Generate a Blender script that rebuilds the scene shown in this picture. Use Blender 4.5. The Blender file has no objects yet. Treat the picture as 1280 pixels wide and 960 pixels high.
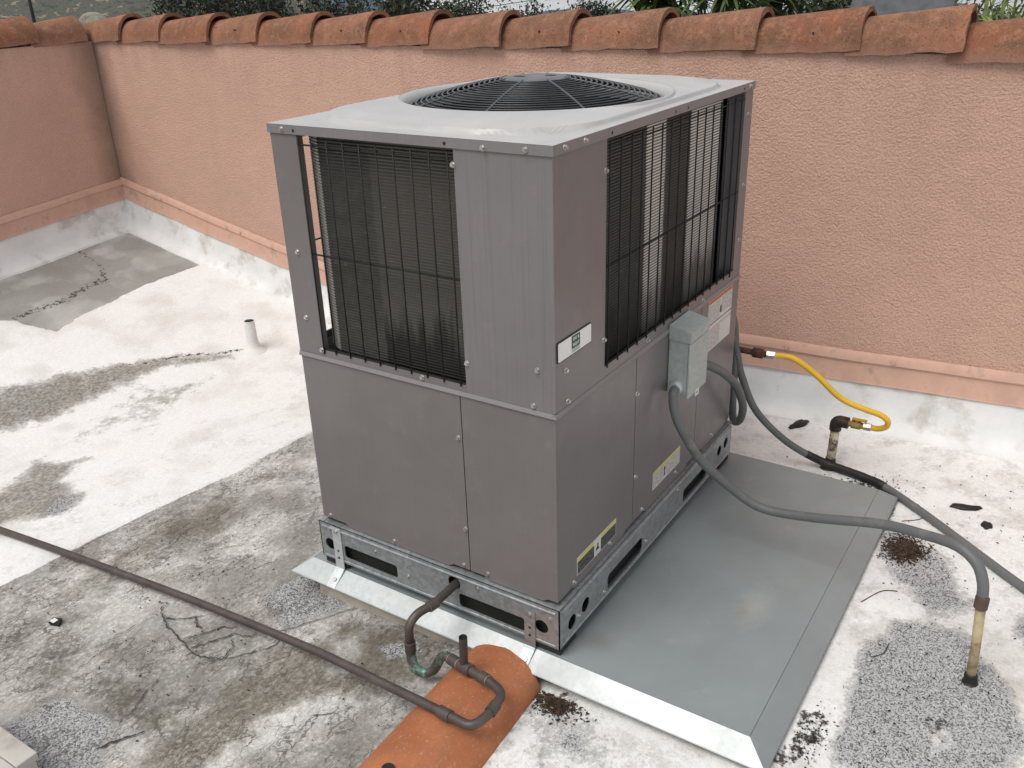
import bpy, bmesh, math, random
import numpy as np
from mathutils import Vector, Matrix
from mathutils.geometry import tessellate_polygon
random.seed(7); rng = np.random.default_rng(7)
R = math.radians
sc = bpy.context.scene
col = sc.collection

# ------------------------------------------------------------------ camera
cam_d = bpy.data.cameras.new('camera'); cam = bpy.data.objects.new('camera', cam_d); col.objects.link(cam)
right = Vector((0.54422232, -0.83836232, -0.03115594)); up = Vector((0.36388794, 0.20242988, 0.90917969)); fwd = Vector((0.7559151, 0.50613315, -0.41523679))
M = Matrix((right, up, -fwd)).transposed().to_4x4(); M.translation = Vector((-1.6251, -0.9685, 1.6408))
cam.matrix_world = M
cam_d.sensor_width = 36; cam_d.lens = 36 * 1124.6 / 1280; cam_d.clip_start = .05; cam_d.clip_end = 20000
sc.camera = cam

# ------------------------------------------------------------------ world, sun, exposure
SUN_DIR = Vector((-.50, .16, .85)).normalized()          # towards the sun behind thin cloud
w = bpy.data.worlds.new('World'); sc.world = w; w.use_nodes = True
wn = w.node_tree; wn.nodes.clear()
def wnode(t, **k):
    n = wn.nodes.new(t)
    for a, b in k.items(): setattr(n, a, b)
    return n
out = wnode('ShaderNodeOutputWorld'); bg = wnode('ShaderNodeBackground'); bg.inputs['Strength'].default_value = .088
sky = wnode('ShaderNodeTexSky', sky_type='NISHITA', sun_disc=False)
sky.sun_elevation = math.asin(SUN_DIR.z); sky.sun_rotation = math.atan2(SUN_DIR.x, SUN_DIR.y)
sky.air_density = 1.2; sky.dust_density = 3.0
tc = wnode('ShaderNodeTexCoord'); mp = wnode('ShaderNodeMapping'); mp.inputs['Rotation'].default_value = (R(-1.6), R(-2.6), 0)
wn.links.new(tc.outputs['Generated'], mp.inputs['Vector']); wn.links.new(mp.outputs['Vector'], sky.inputs['Vector'])
cn = wnode('ShaderNodeTexNoise'); cn.inputs['Scale'].default_value = 2.2; cn.inputs['Detail'].default_value = 3; cn.inputs['Roughness'].default_value = .58
mp2 = wnode('ShaderNodeMapping'); mp2.inputs['Scale'].default_value = (1, 1, 3.2)
wn.links.new(mp.outputs['Vector'], mp2.inputs['Vector']); wn.links.new(mp2.outputs['Vector'], cn.inputs['Vector'])
cr = wnode('ShaderNodeValToRGB'); cr.color_ramp.elements[0].position = .30; cr.color_ramp.elements[0].color = (4.7, 4.9, 5.2, 1)
cr.color_ramp.elements[1].position = .68; cr.color_ramp.elements[1].color = (8.8, 8.8, 8.8, 1)
wn.links.new(cn.outputs['Fac'], cr.inputs['Fac'])
mx = wnode('ShaderNodeMix', data_type='RGBA'); mx.inputs['Factor'].default_value = .86
wn.links.new(sky.outputs['Color'], mx.inputs['A']); wn.links.new(cr.outputs['Color'], mx.inputs['B'])
wn.links.new(mx.outputs['Result'], bg.inputs['Color']); wn.links.new(bg.outputs['Background'], out.inputs['Surface'])

sun_d = bpy.data.lights.new('sun', 'SUN'); sun = bpy.data.objects.new('sun', sun_d); col.objects.link(sun)
sun_d.energy = 1.9; sun_d.angle = R(32); sun_d.color = (1, .96, .90)
sun.rotation_euler = SUN_DIR.to_track_quat('Z', 'Y').to_euler(); sun.location = SUN_DIR * 20
sc.cycles.max_bounces = 6; sc.cycles.diffuse_bounces = 3; sc.cycles.glossy_bounces = 3
vs = sc.view_settings; vs.view_transform = 'Standard'; vs.look = 'None'; vs.gamma = 1; vs.exposure = 0.26; vs.use_curve_mapping = False

# ------------------------------------------------------------------ helpers
def tag(o, label=None, cat=None, group=None, kind=None):
    if label: o['label'] = label
    if cat: o['category'] = cat
    if group: o['group'] = group
    if kind: o['kind'] = kind
    return o
def empty(name, loc, label, cat, group=None):
    o = bpy.data.objects.new(name, None); col.objects.link(o); o.location = loc; o.empty_display_size = .1
    return tag(o, label, cat, group)
def root_loc(p):
    v = Vector((0, 0, 0))
    while p is not None: v += p.location; p = p.parent
    return v
class MB:
    """collects world-space geometry; build() links it as one mesh object"""
    def __init__(s): s.v = []; s.f = []
    def add(s, vs, fs):
        b = len(s.v); s.v += [tuple(q) for q in vs]; s.f += [tuple(i + b for i in f) for f in fs]; return s
    def box(s, a, b, bev=0):
        bm = bmesh.new(); bmesh.ops.create_cube(bm, size=1)
        for q in bm.verts: q.co = Vector([(a[i] + b[i]) / 2 + q.co[i] * abs(b[i] - a[i]) for i in range(3)])
        if bev: bmesh.ops.bevel(bm, geom=bm.edges[:], offset=bev, segments=2, affect='EDGES', profile=.5)
        return s.frombm(bm)
    def frombm(s, bm, mat=None):
        bm.verts.index_update(); s.add([(mat @ q.co if mat else q.co) for q in bm.verts], [[q.index for q in f.verts] for f in bm.faces]); bm.free(); return s
    def build(s, name, mat, parent=None, smooth=False, label=None, kind=None):
        o0 = root_loc(parent)
        me = bpy.data.meshes.new(name); me.from_pydata([(q[0]-o0.x, q[1]-o0.y, q[2]-o0.z) for q in s.v], [], s.f)
        me.materials.append(mat)
        bm = bmesh.new(); bm.from_mesh(me); bmesh.ops.recalc_face_normals(bm, faces=bm.faces); bm.to_mesh(me); bm.free()
        if smooth: me.shade_smooth() if smooth is True else me.shade_smooth()
        if smooth == 'auto':
            try: me.set_sharp_from_angle(angle=R(38))
            except Exception: pass
        o = bpy.data.objects.new(name, me); col.objects.link(o); o.parent = parent
        tag(o, label, kind=kind)
        return o
def catmull(P, n=8, closed=False):
    P = [Vector(p) for p in P]; out = []
    for i in range(len(P) - 1):
        p0 = P[i-1] if i else P[0]*2 - P[1]; p1, p2 = P[i], P[i+1]; p3 = P[i+2] if i+2 < len(P) else P[-1]*2 - P[-2]
        for k in range(n):
            t = k / n
            out.append(.5 * ((2*p1) + (p2-p0)*t + (2*p0-5*p1+4*p2-p3)*t*t + (3*p1-p0-3*p2+p3)*t**3))
    out.append(P[-1]); return out
def fillet(P, r, n=6):
    """polyline with rounded corners (pipe elbows)"""
    P = [Vector(p) for p in P]; out = [P[0]]
    for i in range(1, len(P)-1):
        a = (P[i-1]-P[i]); b = (P[i+1]-P[i]); rr = min(r, a.length*.48, b.length*.48)
        A = P[i] + a.normalized()*rr; B = P[i] + b.normalized()*rr
        for k in range(n+1):
            t = k/n; out.append((1-t)**2*A + 2*t*(1-t)*P[i] + t*t*B)
    out.append(P[-1]); return out
def tube(mb, path, r, seg=12, cap=True, wob=0):
    path = [Vector(p) for p in path]; n = len(path); rings = []
    t0 = (path[1]-path[0]).normalized(); nrm = t0.orthogonal().normalized()
    for i, p in enumerate(path):
        t = (path[min(i+1, n-1)] - path[max(i-1, 0)]).normalized()
        nrm = (nrm - t*nrm.dot(t)).normalized(); bn = t.cross(nrm)
        rr = (r[i] if isinstance(r, (list, tuple)) else r) * (1 + wob*random.uniform(-1, 1))
        rings.append([p + (nrm*math.cos(a) + bn*math.sin(a))*rr for a in [2*math.pi*k/seg for k in range(seg)]])
    vs = [q for rg in rings for q in rg]; fs = []
    for i in range(n-1):
        for k in range(seg): fs.append((i*seg+k, i*seg+(k+1) % seg, (i+1)*seg+(k+1) % seg, (i+1)*seg+k))
    if cap: fs += [tuple(range(seg))[::-1], tuple((n-1)*seg+k for k in range(seg))]
    mb.add(vs, fs); return mb
def panel(mb, outer, holes, frame, th):
    """flat plate with holes: 2D loops in (u,v); frame = (origin, U, V); thickness along -U x V"""
    o, U, V = [Vector(q) for q in frame]; N = U.cross(V).normalized()
    loops = [outer] + holes; flat = [p for L in loops for p in L]
    tris = tessellate_polygon([[Vector((p[0], p[1], 0)) for p in L] for L in loops])
    n = len(flat); P = [o + U*p[0] + V*p[1] for p in flat]
    fs = [tuple(t) for t in tris] + [tuple(i + n for i in t[::-1]) for t in tris]
    b = 0
    for L in loops:
        m = len(L)
        for k in range(m): a, c = b+k, b+(k+1) % m; fs.append((a, c, c+n, a+n))
        b += m
    mb.add(P + [p - N*th for p in P], fs); return mb
def slot(u0, u1, v0, v1, r, n=4):
    out = []
    for cx, cy, a0 in ((u1-r, v1-r, 0), (u0+r, v1-r, 90), (u0+r, v0+r, 180), (u1-r, v0+r, 270)):
        for k in range(n+1): a = R(a0 + 90*k/n); out.append((cx + r*math.cos(a), cy + r*math.sin(a)))
    return out
def circ(u, v, r, n=16): return [(u + r*math.cos(2*math.pi*k/n), v + r*math.sin(2*math.pi*k/n)) for k in range(n)]

# ---- value noise (numpy) for relief and wear masks
def vnoise(x, y, seed=0):
    g = np.random.default_rng(seed).random((256, 256)); xi = np.floor(x).astype(int); yi = np.floor(y).astype(int)
    fx = x - xi; fy = y - yi; fx = fx*fx*(3-2*fx); fy = fy*fy*(3-2*fy)
    a = g[xi % 256, yi % 256]; b = g[(xi+1) % 256, yi % 256]; c = g[xi % 256, (yi+1) % 256]; d = g[(xi+1) % 256, (yi+1) % 256]
    return (a*(1-fx)+b*fx)*(1-fy) + (c*(1-fx)+d*fx)*fy
def fbm(x, y, s, o=4, seed=0):
    r = 0; amp = .5
    for k in range(o): r = r + amp*(vnoise(x*s*2**k+17.3*k, y*s*2**k+5.1*k, seed+k)-.5)*2; amp *= .5
    return r
def sdpoly(x, y, P):
    d = np.full(x.shape, 1e9); ins = np.zeros(x.shape, bool); n = len(P)
    for i in range(n):
        ax, ay = P[i]; bx, by = P[(i+1) % n]; ex, ey = bx-ax, by-ay
        t = np.clip(((x-ax)*ex + (y-ay)*ey)/(ex*ex+ey*ey+1e-12), 0, 1)
        d = np.minimum(d, (x-ax-t*ex)**2 + (y-ay-t*ey)**2)
        c = ((ay > y) != (by > y)) & (x < (bx-ax)*(y-ay)/((by-ay) + 1e-12) + ax); ins ^= c
    return np.where(ins, 1, -1)*np.sqrt(d)
def sstep(a, b, x): t = np.clip((x-a)/(b-a), 0, 1); return t*t*(3-2*t)

# ------------------------------------------------------------------ materials
def newmat(name):
    m = bpy.data.materials.new(name); m.use_nodes = True; t = m.node_tree; t.nodes.clear()
    o = t.nodes.new('ShaderNodeOutputMaterial'); b = t.nodes.new('ShaderNodeBsdfPrincipled'); t.links.new(b.outputs[0], o.inputs[0]); return m, t, b
def nd(t, typ, ins=None, **props):
    n = t.nodes.new(typ)
    for a, b in props.items(): setattr(n, a, b)
    for k, v in (ins or {}).items():
        if isinstance(v, bpy.types.NodeSocket): t.links.new(v, n.inputs[k])
        else: n.inputs[k].default_value = v
    return n
def c4(c): return (c[0], c[1], c[2], 1) if len(c) == 3 else c
def pos(t, scale=(1, 1, 1)):
    g = nd(t, 'ShaderNodeNewGeometry')
    if scale == (1, 1, 1): return g.outputs['Position']
    return nd(t, 'ShaderNodeMapping', {'Vector': g.outputs['Position'], 'Scale': scale}).outputs[0]
def noise(t, s, d=4, r=.55, vec=None, scale=(1, 1, 1), dist=0):
    return nd(t, 'ShaderNodeTexNoise', {'Vector': vec or pos(t, scale), 'Scale': s, 'Detail': d, 'Roughness': r, 'Distortion': dist}).outputs['Fac']
def ramp(t, f, stops, interp='LINEAR'):
    n = nd(t, 'ShaderNodeValToRGB', {'Fac': f}); e = n.color_ramp; e.interpolation = interp
    while len(e.elements) < len(stops): e.elements.new(.5)
    for k, (p, c) in enumerate(stops): e.elements[k].position = p; e.elements[k].color = c4(c if not isinstance(c, (int, float)) else (c, c, c))
    return n.outputs[0]
def mixc(t, f, a, b, mode='MIX'):
    n = nd(t, 'ShaderNodeMix', data_type='RGBA', blend_type=mode)
    for k, v in (('Factor', f), ('A', a), ('B', b)):
        s = [i for i in n.inputs if i.name == k and (i.type == ('VALUE' if k == 'Factor' else 'RGBA'))][0]
        if isinstance(v, bpy.types.NodeSocket): t.links.new(v, s)
        else: s.default_value = v if k == 'Factor' else c4(v)
    return [o for o in n.outputs if o.type == 'RGBA'][0]
def mth(t, op, a, b=0., c=None, clamp=False):
    n = nd(t, 'ShaderNodeMath', {0: a, 1: b}, operation=op, use_clamp=clamp)
    if c is not None:
        if isinstance(c, bpy.types.NodeSocket): t.links.new(c, n.inputs[2])
        else: n.inputs[2].default_value = c
    return n.outputs[0]
def bump(t, b, h, strength=.5, dist=.003):
    n = nd(t, 'ShaderNodeBump', {'Height': h, 'Strength': strength, 'Distance': dist}); t.links.new(n.outputs[0], b.inputs['Normal'])
def setp(t, b, **k):
    for a, v in k.items():
        s = b.inputs[{'col': 'Base Color', 'rough': 'Roughness', 'metal': 'Metallic', 'spec': 'Specular IOR Level', 'coat': 'Coat Weight'}[a]]
        if isinstance(v, bpy.types.NodeSocket): t.links.new(v, s)
        else: s.default_value = c4(v) if a == 'col' else v
def plain(name, c, rough=.6, metal=0, var=.12, s=18, bmp=0, bs=250, c2=None, amt=.5, s2=6):
    m, t, b = newmat(name)
    lo = tuple(x*(1-var) for x in c); hi = tuple(min(1, x*(1+var)) for x in c)
    cc = ramp(t, noise(t, s, 5), [(.3, lo), (.7, hi)])
    if c2: cc = mixc(t, ramp(t, noise(t, s2, 6, .65), [(.62-.3*amt, 0), (.78-.3*amt, 1)]), cc, c2)
    setp(t, b, col=cc, metal=metal, rough=ramp(t, noise(t, s*1.7, 4), [(.3, max(.05, rough-.08)), (.7, min(1, rough+.08))]))
    if bmp: bump(t, b, noise(t, bs, 4), bmp)
    return m
# stucco
def stucco(name, c):
    m, t, b = newmat(name)
    big = noise(t, 1.6, 6, .68); cc = ramp(t, big, [(.3, tuple(x*.90 for x in c)), (.7, tuple(x*1.06 for x in c))])
    g = noise(t, 150, 3, .55); cc = mixc(t, ramp(t, g, [(.30, .60), (.52, 0)]), cc, tuple(x*.66 for x in c)); cc = mixc(t, ramp(t, g, [(.55, 0), (.72, .5)]), cc, tuple(min(.9, x*1.22) for x in c))
    # grime in the inner corner and rain stains with painted shade under the coping
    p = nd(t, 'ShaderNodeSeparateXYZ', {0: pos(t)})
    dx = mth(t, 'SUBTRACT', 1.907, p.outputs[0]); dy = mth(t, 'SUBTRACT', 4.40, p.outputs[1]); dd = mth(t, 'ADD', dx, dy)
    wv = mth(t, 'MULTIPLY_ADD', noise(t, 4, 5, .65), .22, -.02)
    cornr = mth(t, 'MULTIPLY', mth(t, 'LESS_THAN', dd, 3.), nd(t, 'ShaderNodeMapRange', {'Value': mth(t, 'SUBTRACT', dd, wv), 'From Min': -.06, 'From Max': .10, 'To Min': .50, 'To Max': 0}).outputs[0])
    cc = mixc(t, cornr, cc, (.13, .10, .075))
    st = ramp(t, noise(t, 3, 6, .7, scale=(1.6, 1.6, .35)), [(.55, 0), (.80, .15)])
    cc = mixc(t, st, cc, (.34, .23, .17))
    zt2 = nd(t, 'ShaderNodeMapRange', {'Value': p.outputs[2], 'From Min': .95, 'From Max': 1.34, 'To Min': 0, 'To Max': .20}).outputs[0]
    cc = mixc(t, mth(t, 'MULTIPLY', zt2, ramp(t, noise(t, 1., 4, .7, scale=(14, 14, .8)), [(.40, 0), (.68, 1)])), cc, (.27, .17, .12))
    setp(t, b, col=cc, rough=.93, spec=.2)
    h = mth(t, 'ADD', noise(t, 115, 3, .6), mth(t, 'ADD', mth(t, 'MULTIPLY', noise(t, 240, 2), .3), mth(t, 'MULTIPLY', noise(t, 9, 3), .9))); bump(t, b, h, 1., .009)
    return m
STUCCO = stucco('stucco_salmon', (.62, .395, .312))
FLASH = plain('painted_flashing', (.57, .355, .275), .7, 0, .12, 9, .15, 40, c2=(.36, .26, .20), amt=.30, s2=9)
def tilemat():
    m, t, b = newmat('terracotta')
    inf = nd(t, 'ShaderNodeObjectInfo').outputs['Random']
    base = ramp(t, inf, [(0, (.26, .098, .054)), (.35, (.32, .122, .068)), (.7, (.27, .125, .078)), (1, (.35, .155, .092))])
    cc = mixc(t, ramp(t, noise(t, 7, 6, .65), [(.36, 0), (.62, .9)]), base, (.165, .088, .055))
    cc = mixc(t, ramp(t, noise(t, 26, 5, .7), [(.5, 0), (.66, .5)]), cc, (.40, .215, .13))
    cc = mixc(t, ramp(t, noise(t, 160, 2), [(.62, 0), (.70, .45)]), cc, (.46, .29, .20))
    cc = mixc(t, ramp(t, noise(t, 120, 3), [(.33, .75), (.43, 0)]), cc, (.11, .055, .038))
    z = nd(t, 'ShaderNodeSeparateXYZ', {0: pos(t)}).outputs[2]
    lowm = nd(t, 'ShaderNodeMapRange', {'Value': mth(t, 'MULTIPLY_ADD', noise(t, 22, 5, .7), .09, z), 'From Min': 1.375, 'From Max': 1.425, 'To Min': .8, 'To Max': 0}).outputs[0]
    cc = mixc(t, mth(t, 'MULTIPLY', lowm, mth(t, 'GREATER_THAN', z, 1.)), cc, (.30, .165, .12))
    setp(t, b, col=cc, rough=.88, spec=.25)
    bump(t, b, mth(t, 'ADD', noise(t, 120, 4, .6), mth(t, 'MULTIPLY', noise(t, 30, 3), .5)), .7, .004); return m
TILE = tilemat()
def tile2():
    m, t, b = newmat('terracotta_smooth')
    cc = ramp(t, noise(t, 9, 5), [(.3, (.33, .115, .05)), (.7, (.43, .16, .072))])
    cc = mixc(t, ramp(t, noise(t, 5, 6, .75), [(.52, 0), (.70, .6)]), cc, (.25, .12, .07)); cc = mixc(t, ramp(t, noise(t, 34, 5, .8), [(.60, 0), (.70, .6)]), cc, (.50, .30, .20))
    cc = mixc(t, ramp(t, noise(t, 130, 2), [(.62, 0), (.70, .5)]), cc, (.55, .30, .18))
    setp(t, b, col=cc, rough=.62, spec=.35); bump(t, b, noise(t, 110, 3), .5, .003); return m
TILE2 = tile2()
# air conditioner paint
def paint(name, c, streak):
    m, t, b = newmat(name)
    cc = ramp(t, noise(t, 3, 4), [(.3, tuple(x*.95 for x in c)), (.7, tuple(x*1.05 for x in c))])
    if streak:
        s = ramp(t, noise(t, 1.0, 4, .6, scale=(120, 120, 1.6), dist=.6), [(.50, 0), (.68, streak)])
        cc = mixc(t, s, cc, tuple(x*.66 for x in c))
    cc = mixc(t, ramp(t, noise(t, 14, 5, .7), [(.56, 0), (.80, .35)]), cc, (.26, .24, .225))
    cc = mixc(t, ramp(t, noise(t, 55, 4, .75), [(.64, 0), (.72, .35)]), cc, (.10, .092, .09))
    setp(t, b, col=cc, rough=ramp(t, noise(t, 12, 4), [(.3, .28), (.7, .38)]), spec=.5); bump(t, b, mth(t, 'ADD', mth(t, 'MULTIPLY', noise(t, 3.5, 2), 1.), mth(t, 'MULTIPLY', noise(t, 420, 2), .02)), .5, .02); return m
PAINT = paint('cabinet_paint', (.168, .153, .156), .10)
PAINTS = paint('cabinet_paint_streaked', (.186, .175, .180), .34)
PAINT_HL = paint('lip_highlight_paint', (.215, .205, .21), 0)  # cabinet paint made lighter, a painted highlight along the lip edge
def capmat():
    m, t, b = newmat('cap_paint'); c = (.47, .462, .46)  # chalked cabinet paint, lightened further for the sky sheen on top
    cc = ramp(t, noise(t, 6, 6, .65), [(.3, tuple(x*.90 for x in c)), (.7, tuple(x*1.06 for x in c))])
    cc = mixc(t, ramp(t, noise(t, 38, 5, .7), [(.58, 0), (.75, .25)]), cc, (.36, .34, .32))
    setp(t, b, col=cc, rough=.36, spec=.5); bump(t, b, noise(t, 380, 2), .1, .0015); return m
CAP = capmat()
def galv(name, c, rough, spangle=.16, stain=.25, metal=.65):
    m, t, b = newmat(name)
    vo = nd(t, 'ShaderNodeTexVoronoi', {'Vector': pos(t), 'Scale': 85.}).outputs['Color']
    sv = nd(t, 'ShaderNodeSeparateColor', {0: vo}).outputs[0]
    cc = ramp(t, sv, [(0, tuple(x*(1-spangle) for x in c)), (1, tuple(min(1, x*(1+spangle)) for x in c))])
    cc = mixc(t, ramp(t, noise(t, 4, 6, .6), [(.45, 0), (.75, stain)]), cc, tuple(x*.62 for x in c))
    cc = mixc(t, ramp(t, noise(t, 24, 5, .7), [(.60, 0), (.72, .3)]), cc, (.55, .56, .56))
    setp(t, b, col=cc, metal=metal, rough=ramp(t, noise(t, 7, 4), [(.3, rough-.08), (.7, rough+.1)])); bump(t, b, noise(t, 2.2, 3), .25, .02); return m
GALV = galv('galvanised_rail', (.36, .385, .40), .42)
GALVB = galv('galvanised_bright', (.62, .65, .66), .40, .10, .2, .5)
BOXG = galv('galvanised_box', (.42, .46, .45), .55, .08, .35, .3)
def panmat():
    m, t, b = newmat('platform_sheet_metal'); c = (.285, .318, .328)
    cc = ramp(t, noise(t, 2.2, 6, .6), [(.3, tuple(x*.86 for x in c)), (.7, tuple(x*1.1 for x in c))])
    cc = mixc(t, ramp(t, noise(t, 11, 6, .7), [(.58, 0), (.74, .35)]), cc, (.40, .43, .42))
    p = pos(t)
    for (x, y, sx, sy, colr, a) in ((.42, -.36, 16, 34, (.24, .21, .15), .6), (.10, -.07, 18, 15, (.22, .20, .17), .5), (.46, -.38, 7, 15, (.42, .43, .42), .6)):
        v = nd(t, 'ShaderNodeVectorMath', {0: p, 1: (x, y, 0)}, operation='SUBTRACT').outputs[0]
        v = nd(t, 'ShaderNodeVectorMath', {0: v, 1: (sx, sy, 0)}, operation='MULTIPLY').outputs[0]
        l = nd(t, 'ShaderNodeVectorMath', {0: v}, operation='LENGTH').outputs['Value']
        f = nd(t, 'ShaderNodeMapRange', {'Value': mth(t, 'MULTIPLY_ADD', noise(t, 40, 5, .7), .9, l), 'From Min': .55, 'From Max': 1.35, 'To Min': a, 'To Max': 0}).outputs[0]
        cc = mixc(t, f, cc, colr)
    setp(t, b, col=cc, metal=.25, rough=ramp(t, noise(t, 5, 5), [(.3, .36), (.7, .52)])); bump(t, b, noise(t, 1.6, 2), .35, .03); return m
PAN = panmat()
BLACK = plain('black_wire', (.008, .008, .008), .7, 0, .2, 30)
DARK = plain('dark_interior', (.012, .012, .012), .8, 0, .3, 12)
GRILLE = plain('fan_guard_black', (.035, .037, .042), .32, 0, .2, 30)
STEEL = plain('screw_steel', (.55, .54, .52), .35, .9, .15, 60)
PLATE = plain('hub_plate', (.13, .13, .135), .5, 0, .15, 20)
RUBBER = plain('rubber_pad', (.02, .02, .02), .8)
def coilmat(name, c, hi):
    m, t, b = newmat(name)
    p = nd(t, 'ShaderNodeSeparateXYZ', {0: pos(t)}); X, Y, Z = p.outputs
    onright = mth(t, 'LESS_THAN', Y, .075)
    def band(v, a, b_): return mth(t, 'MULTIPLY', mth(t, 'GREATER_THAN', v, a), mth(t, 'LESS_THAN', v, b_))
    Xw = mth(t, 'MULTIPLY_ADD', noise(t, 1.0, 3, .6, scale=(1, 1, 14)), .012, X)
    lit = mth(t, 'MULTIPLY', onright, mth(t, 'MAXIMUM', band(Xw, .545, .665), band(Xw, .835, 1.085)))  # bright bands: light through the open back, put into the fin colour
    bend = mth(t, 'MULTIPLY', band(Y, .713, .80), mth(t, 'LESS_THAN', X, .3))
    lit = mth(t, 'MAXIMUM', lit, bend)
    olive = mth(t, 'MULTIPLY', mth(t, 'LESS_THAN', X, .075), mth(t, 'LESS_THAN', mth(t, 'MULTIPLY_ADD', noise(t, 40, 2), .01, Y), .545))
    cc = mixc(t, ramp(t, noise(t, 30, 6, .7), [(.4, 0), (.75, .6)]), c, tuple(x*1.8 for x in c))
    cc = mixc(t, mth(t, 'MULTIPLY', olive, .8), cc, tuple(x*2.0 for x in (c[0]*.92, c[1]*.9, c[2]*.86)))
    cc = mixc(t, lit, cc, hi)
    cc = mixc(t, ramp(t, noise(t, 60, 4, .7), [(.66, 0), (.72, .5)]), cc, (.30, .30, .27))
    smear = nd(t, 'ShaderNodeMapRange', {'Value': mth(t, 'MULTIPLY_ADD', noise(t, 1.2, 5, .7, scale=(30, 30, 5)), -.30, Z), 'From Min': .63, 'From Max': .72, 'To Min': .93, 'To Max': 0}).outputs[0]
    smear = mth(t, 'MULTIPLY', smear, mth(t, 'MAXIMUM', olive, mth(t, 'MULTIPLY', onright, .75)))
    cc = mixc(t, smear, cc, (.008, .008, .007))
    setp(t, b, col=cc, rough=.6, metal=.1); return m
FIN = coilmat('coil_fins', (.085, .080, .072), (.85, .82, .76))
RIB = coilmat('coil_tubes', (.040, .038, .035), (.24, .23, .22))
CONDUIT = plain('grey_conduit', (.125, .13, .132), .55, 0, .10, 8, .2, 60, c2=(.20, .195, .18), amt=.15, s2=14)
TAPE = plain('black_tar', (.014, .013, .012), .55, 0, .3, 40, .8, 90)
def coppermat(patina):
    m, t, b = newmat('copper_' + ('patina' if patina else 'aged'))
    cc = ramp(t, noise(t, 14, 6, .65), [(.25, (.058, .050, .047)), (.55, (.098, .082, .075)), (.8, (.17, .115, .088))])
    if patina: cc = mixc(t, ramp(t, noise(t, 26, 6, .7), [(.50, 0), (.58, .9)]), cc, (.16, .34, .28))
    setp(t, b, col=cc, metal=.35, rough=.5); bump(t, b, noise(t, 180, 3), .25, .001); return m
COPPER, PATINA = coppermat(False), coppermat(True)
SOLDER = plain('solder_joint', (.24, .21, .19), .45, .5, .3, 60)
YELLOW = plain('yellow_hose', (.80, .47, .03), .42, 0, .07, 12)
BRASS = plain('brass', (.42, .30, .10), .4, .8, .2, 40)
RUST = plain('rusty_iron', (.11, .045, .025), .85, .1, .35, 40, .8, 150, c2=(.045, .025, .02), amt=.5, s2=30)
STUBM = plain('weathered_pipe', (.42, .34, .21), .75, .1, .22, 16, .5, 90, c2=(.17, .10, .05), amt=.42, s2=22)
IRON = plain('black_iron', (.030, .022, .018), .7, .2, .3, 50, .5, 120, c2=(.09, .05, .028), amt=.5, s2=40)
RISER = plain('tarred_white_pipe', (.55, .47, .34), .75, 0, .2, 30, .4, 90, c2=(.02, .018, .016), amt=.75, s2=22)
WHITEP = plain('white_coated_pipe', (.70, .69, .66), .8, 0, .06, 15, .6, 70)
CURB = plain('curb_board', (.47, .43, .37), .85, 0, .14, 12, .4, 60, c2=(.25, .21, .16), amt=.35, s2=10)
LUMBER = plain('grey_curb_paint', (.46, .44, .41), .8, 0, .12, 10, .4, 80, c2=(.33, .30, .26), amt=.3)
MORTAR = plain('grey_mortar', (.24, .225, .185), .95, 0, .25, 20, .9, 60, c2=(.10, .10, .085), amt=.45, s2=14)
BADGEW = plain('badge_white', (.78, .78, .76), .35, 0, .04)
GREEN = plain('badge_green', (.015, .06, .045), .4, 0, .1)
LABELW = plain('label_white', (.62, .61, .59), .5, 0, .06)
LABELK = plain('label_black', (.022, .020, .021), .5)
LABELY = plain('label_yellow', (.60, .56, .16), .5, 0, .06)
LABELO = plain('label_orange', (.50, .13, .04), .5, 0, .06)
def print_mat(name, c, ink, rows):
    m, t, b = newmat(name)
    z = nd(t, 'ShaderNodeSeparateXYZ', {0: pos(t)}).outputs[2]
    ln = mth(t, 'FRACT', mth(t, 'MULTIPLY', z, rows)); on = mth(t, 'LESS_THAN', ln, .5)
    wd = mth(t, 'GREATER_THAN', noise(t, 1., 2, .5, scale=(190, 1, rows*.7)), .46)
    setp(t, b, col=mixc(t, mth(t, 'MULTIPLY', mth(t, 'MULTIPLY', on, wd), .75), c, ink), rough=.5); return m
PRINTW = print_mat('small_print_on_white', (.60, .585, .57), (.14, .13, .13), 150)
PRINTK = print_mat('small_print_on_black', (.022, .020, .021), (.20, .20, .20), 170)

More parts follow.
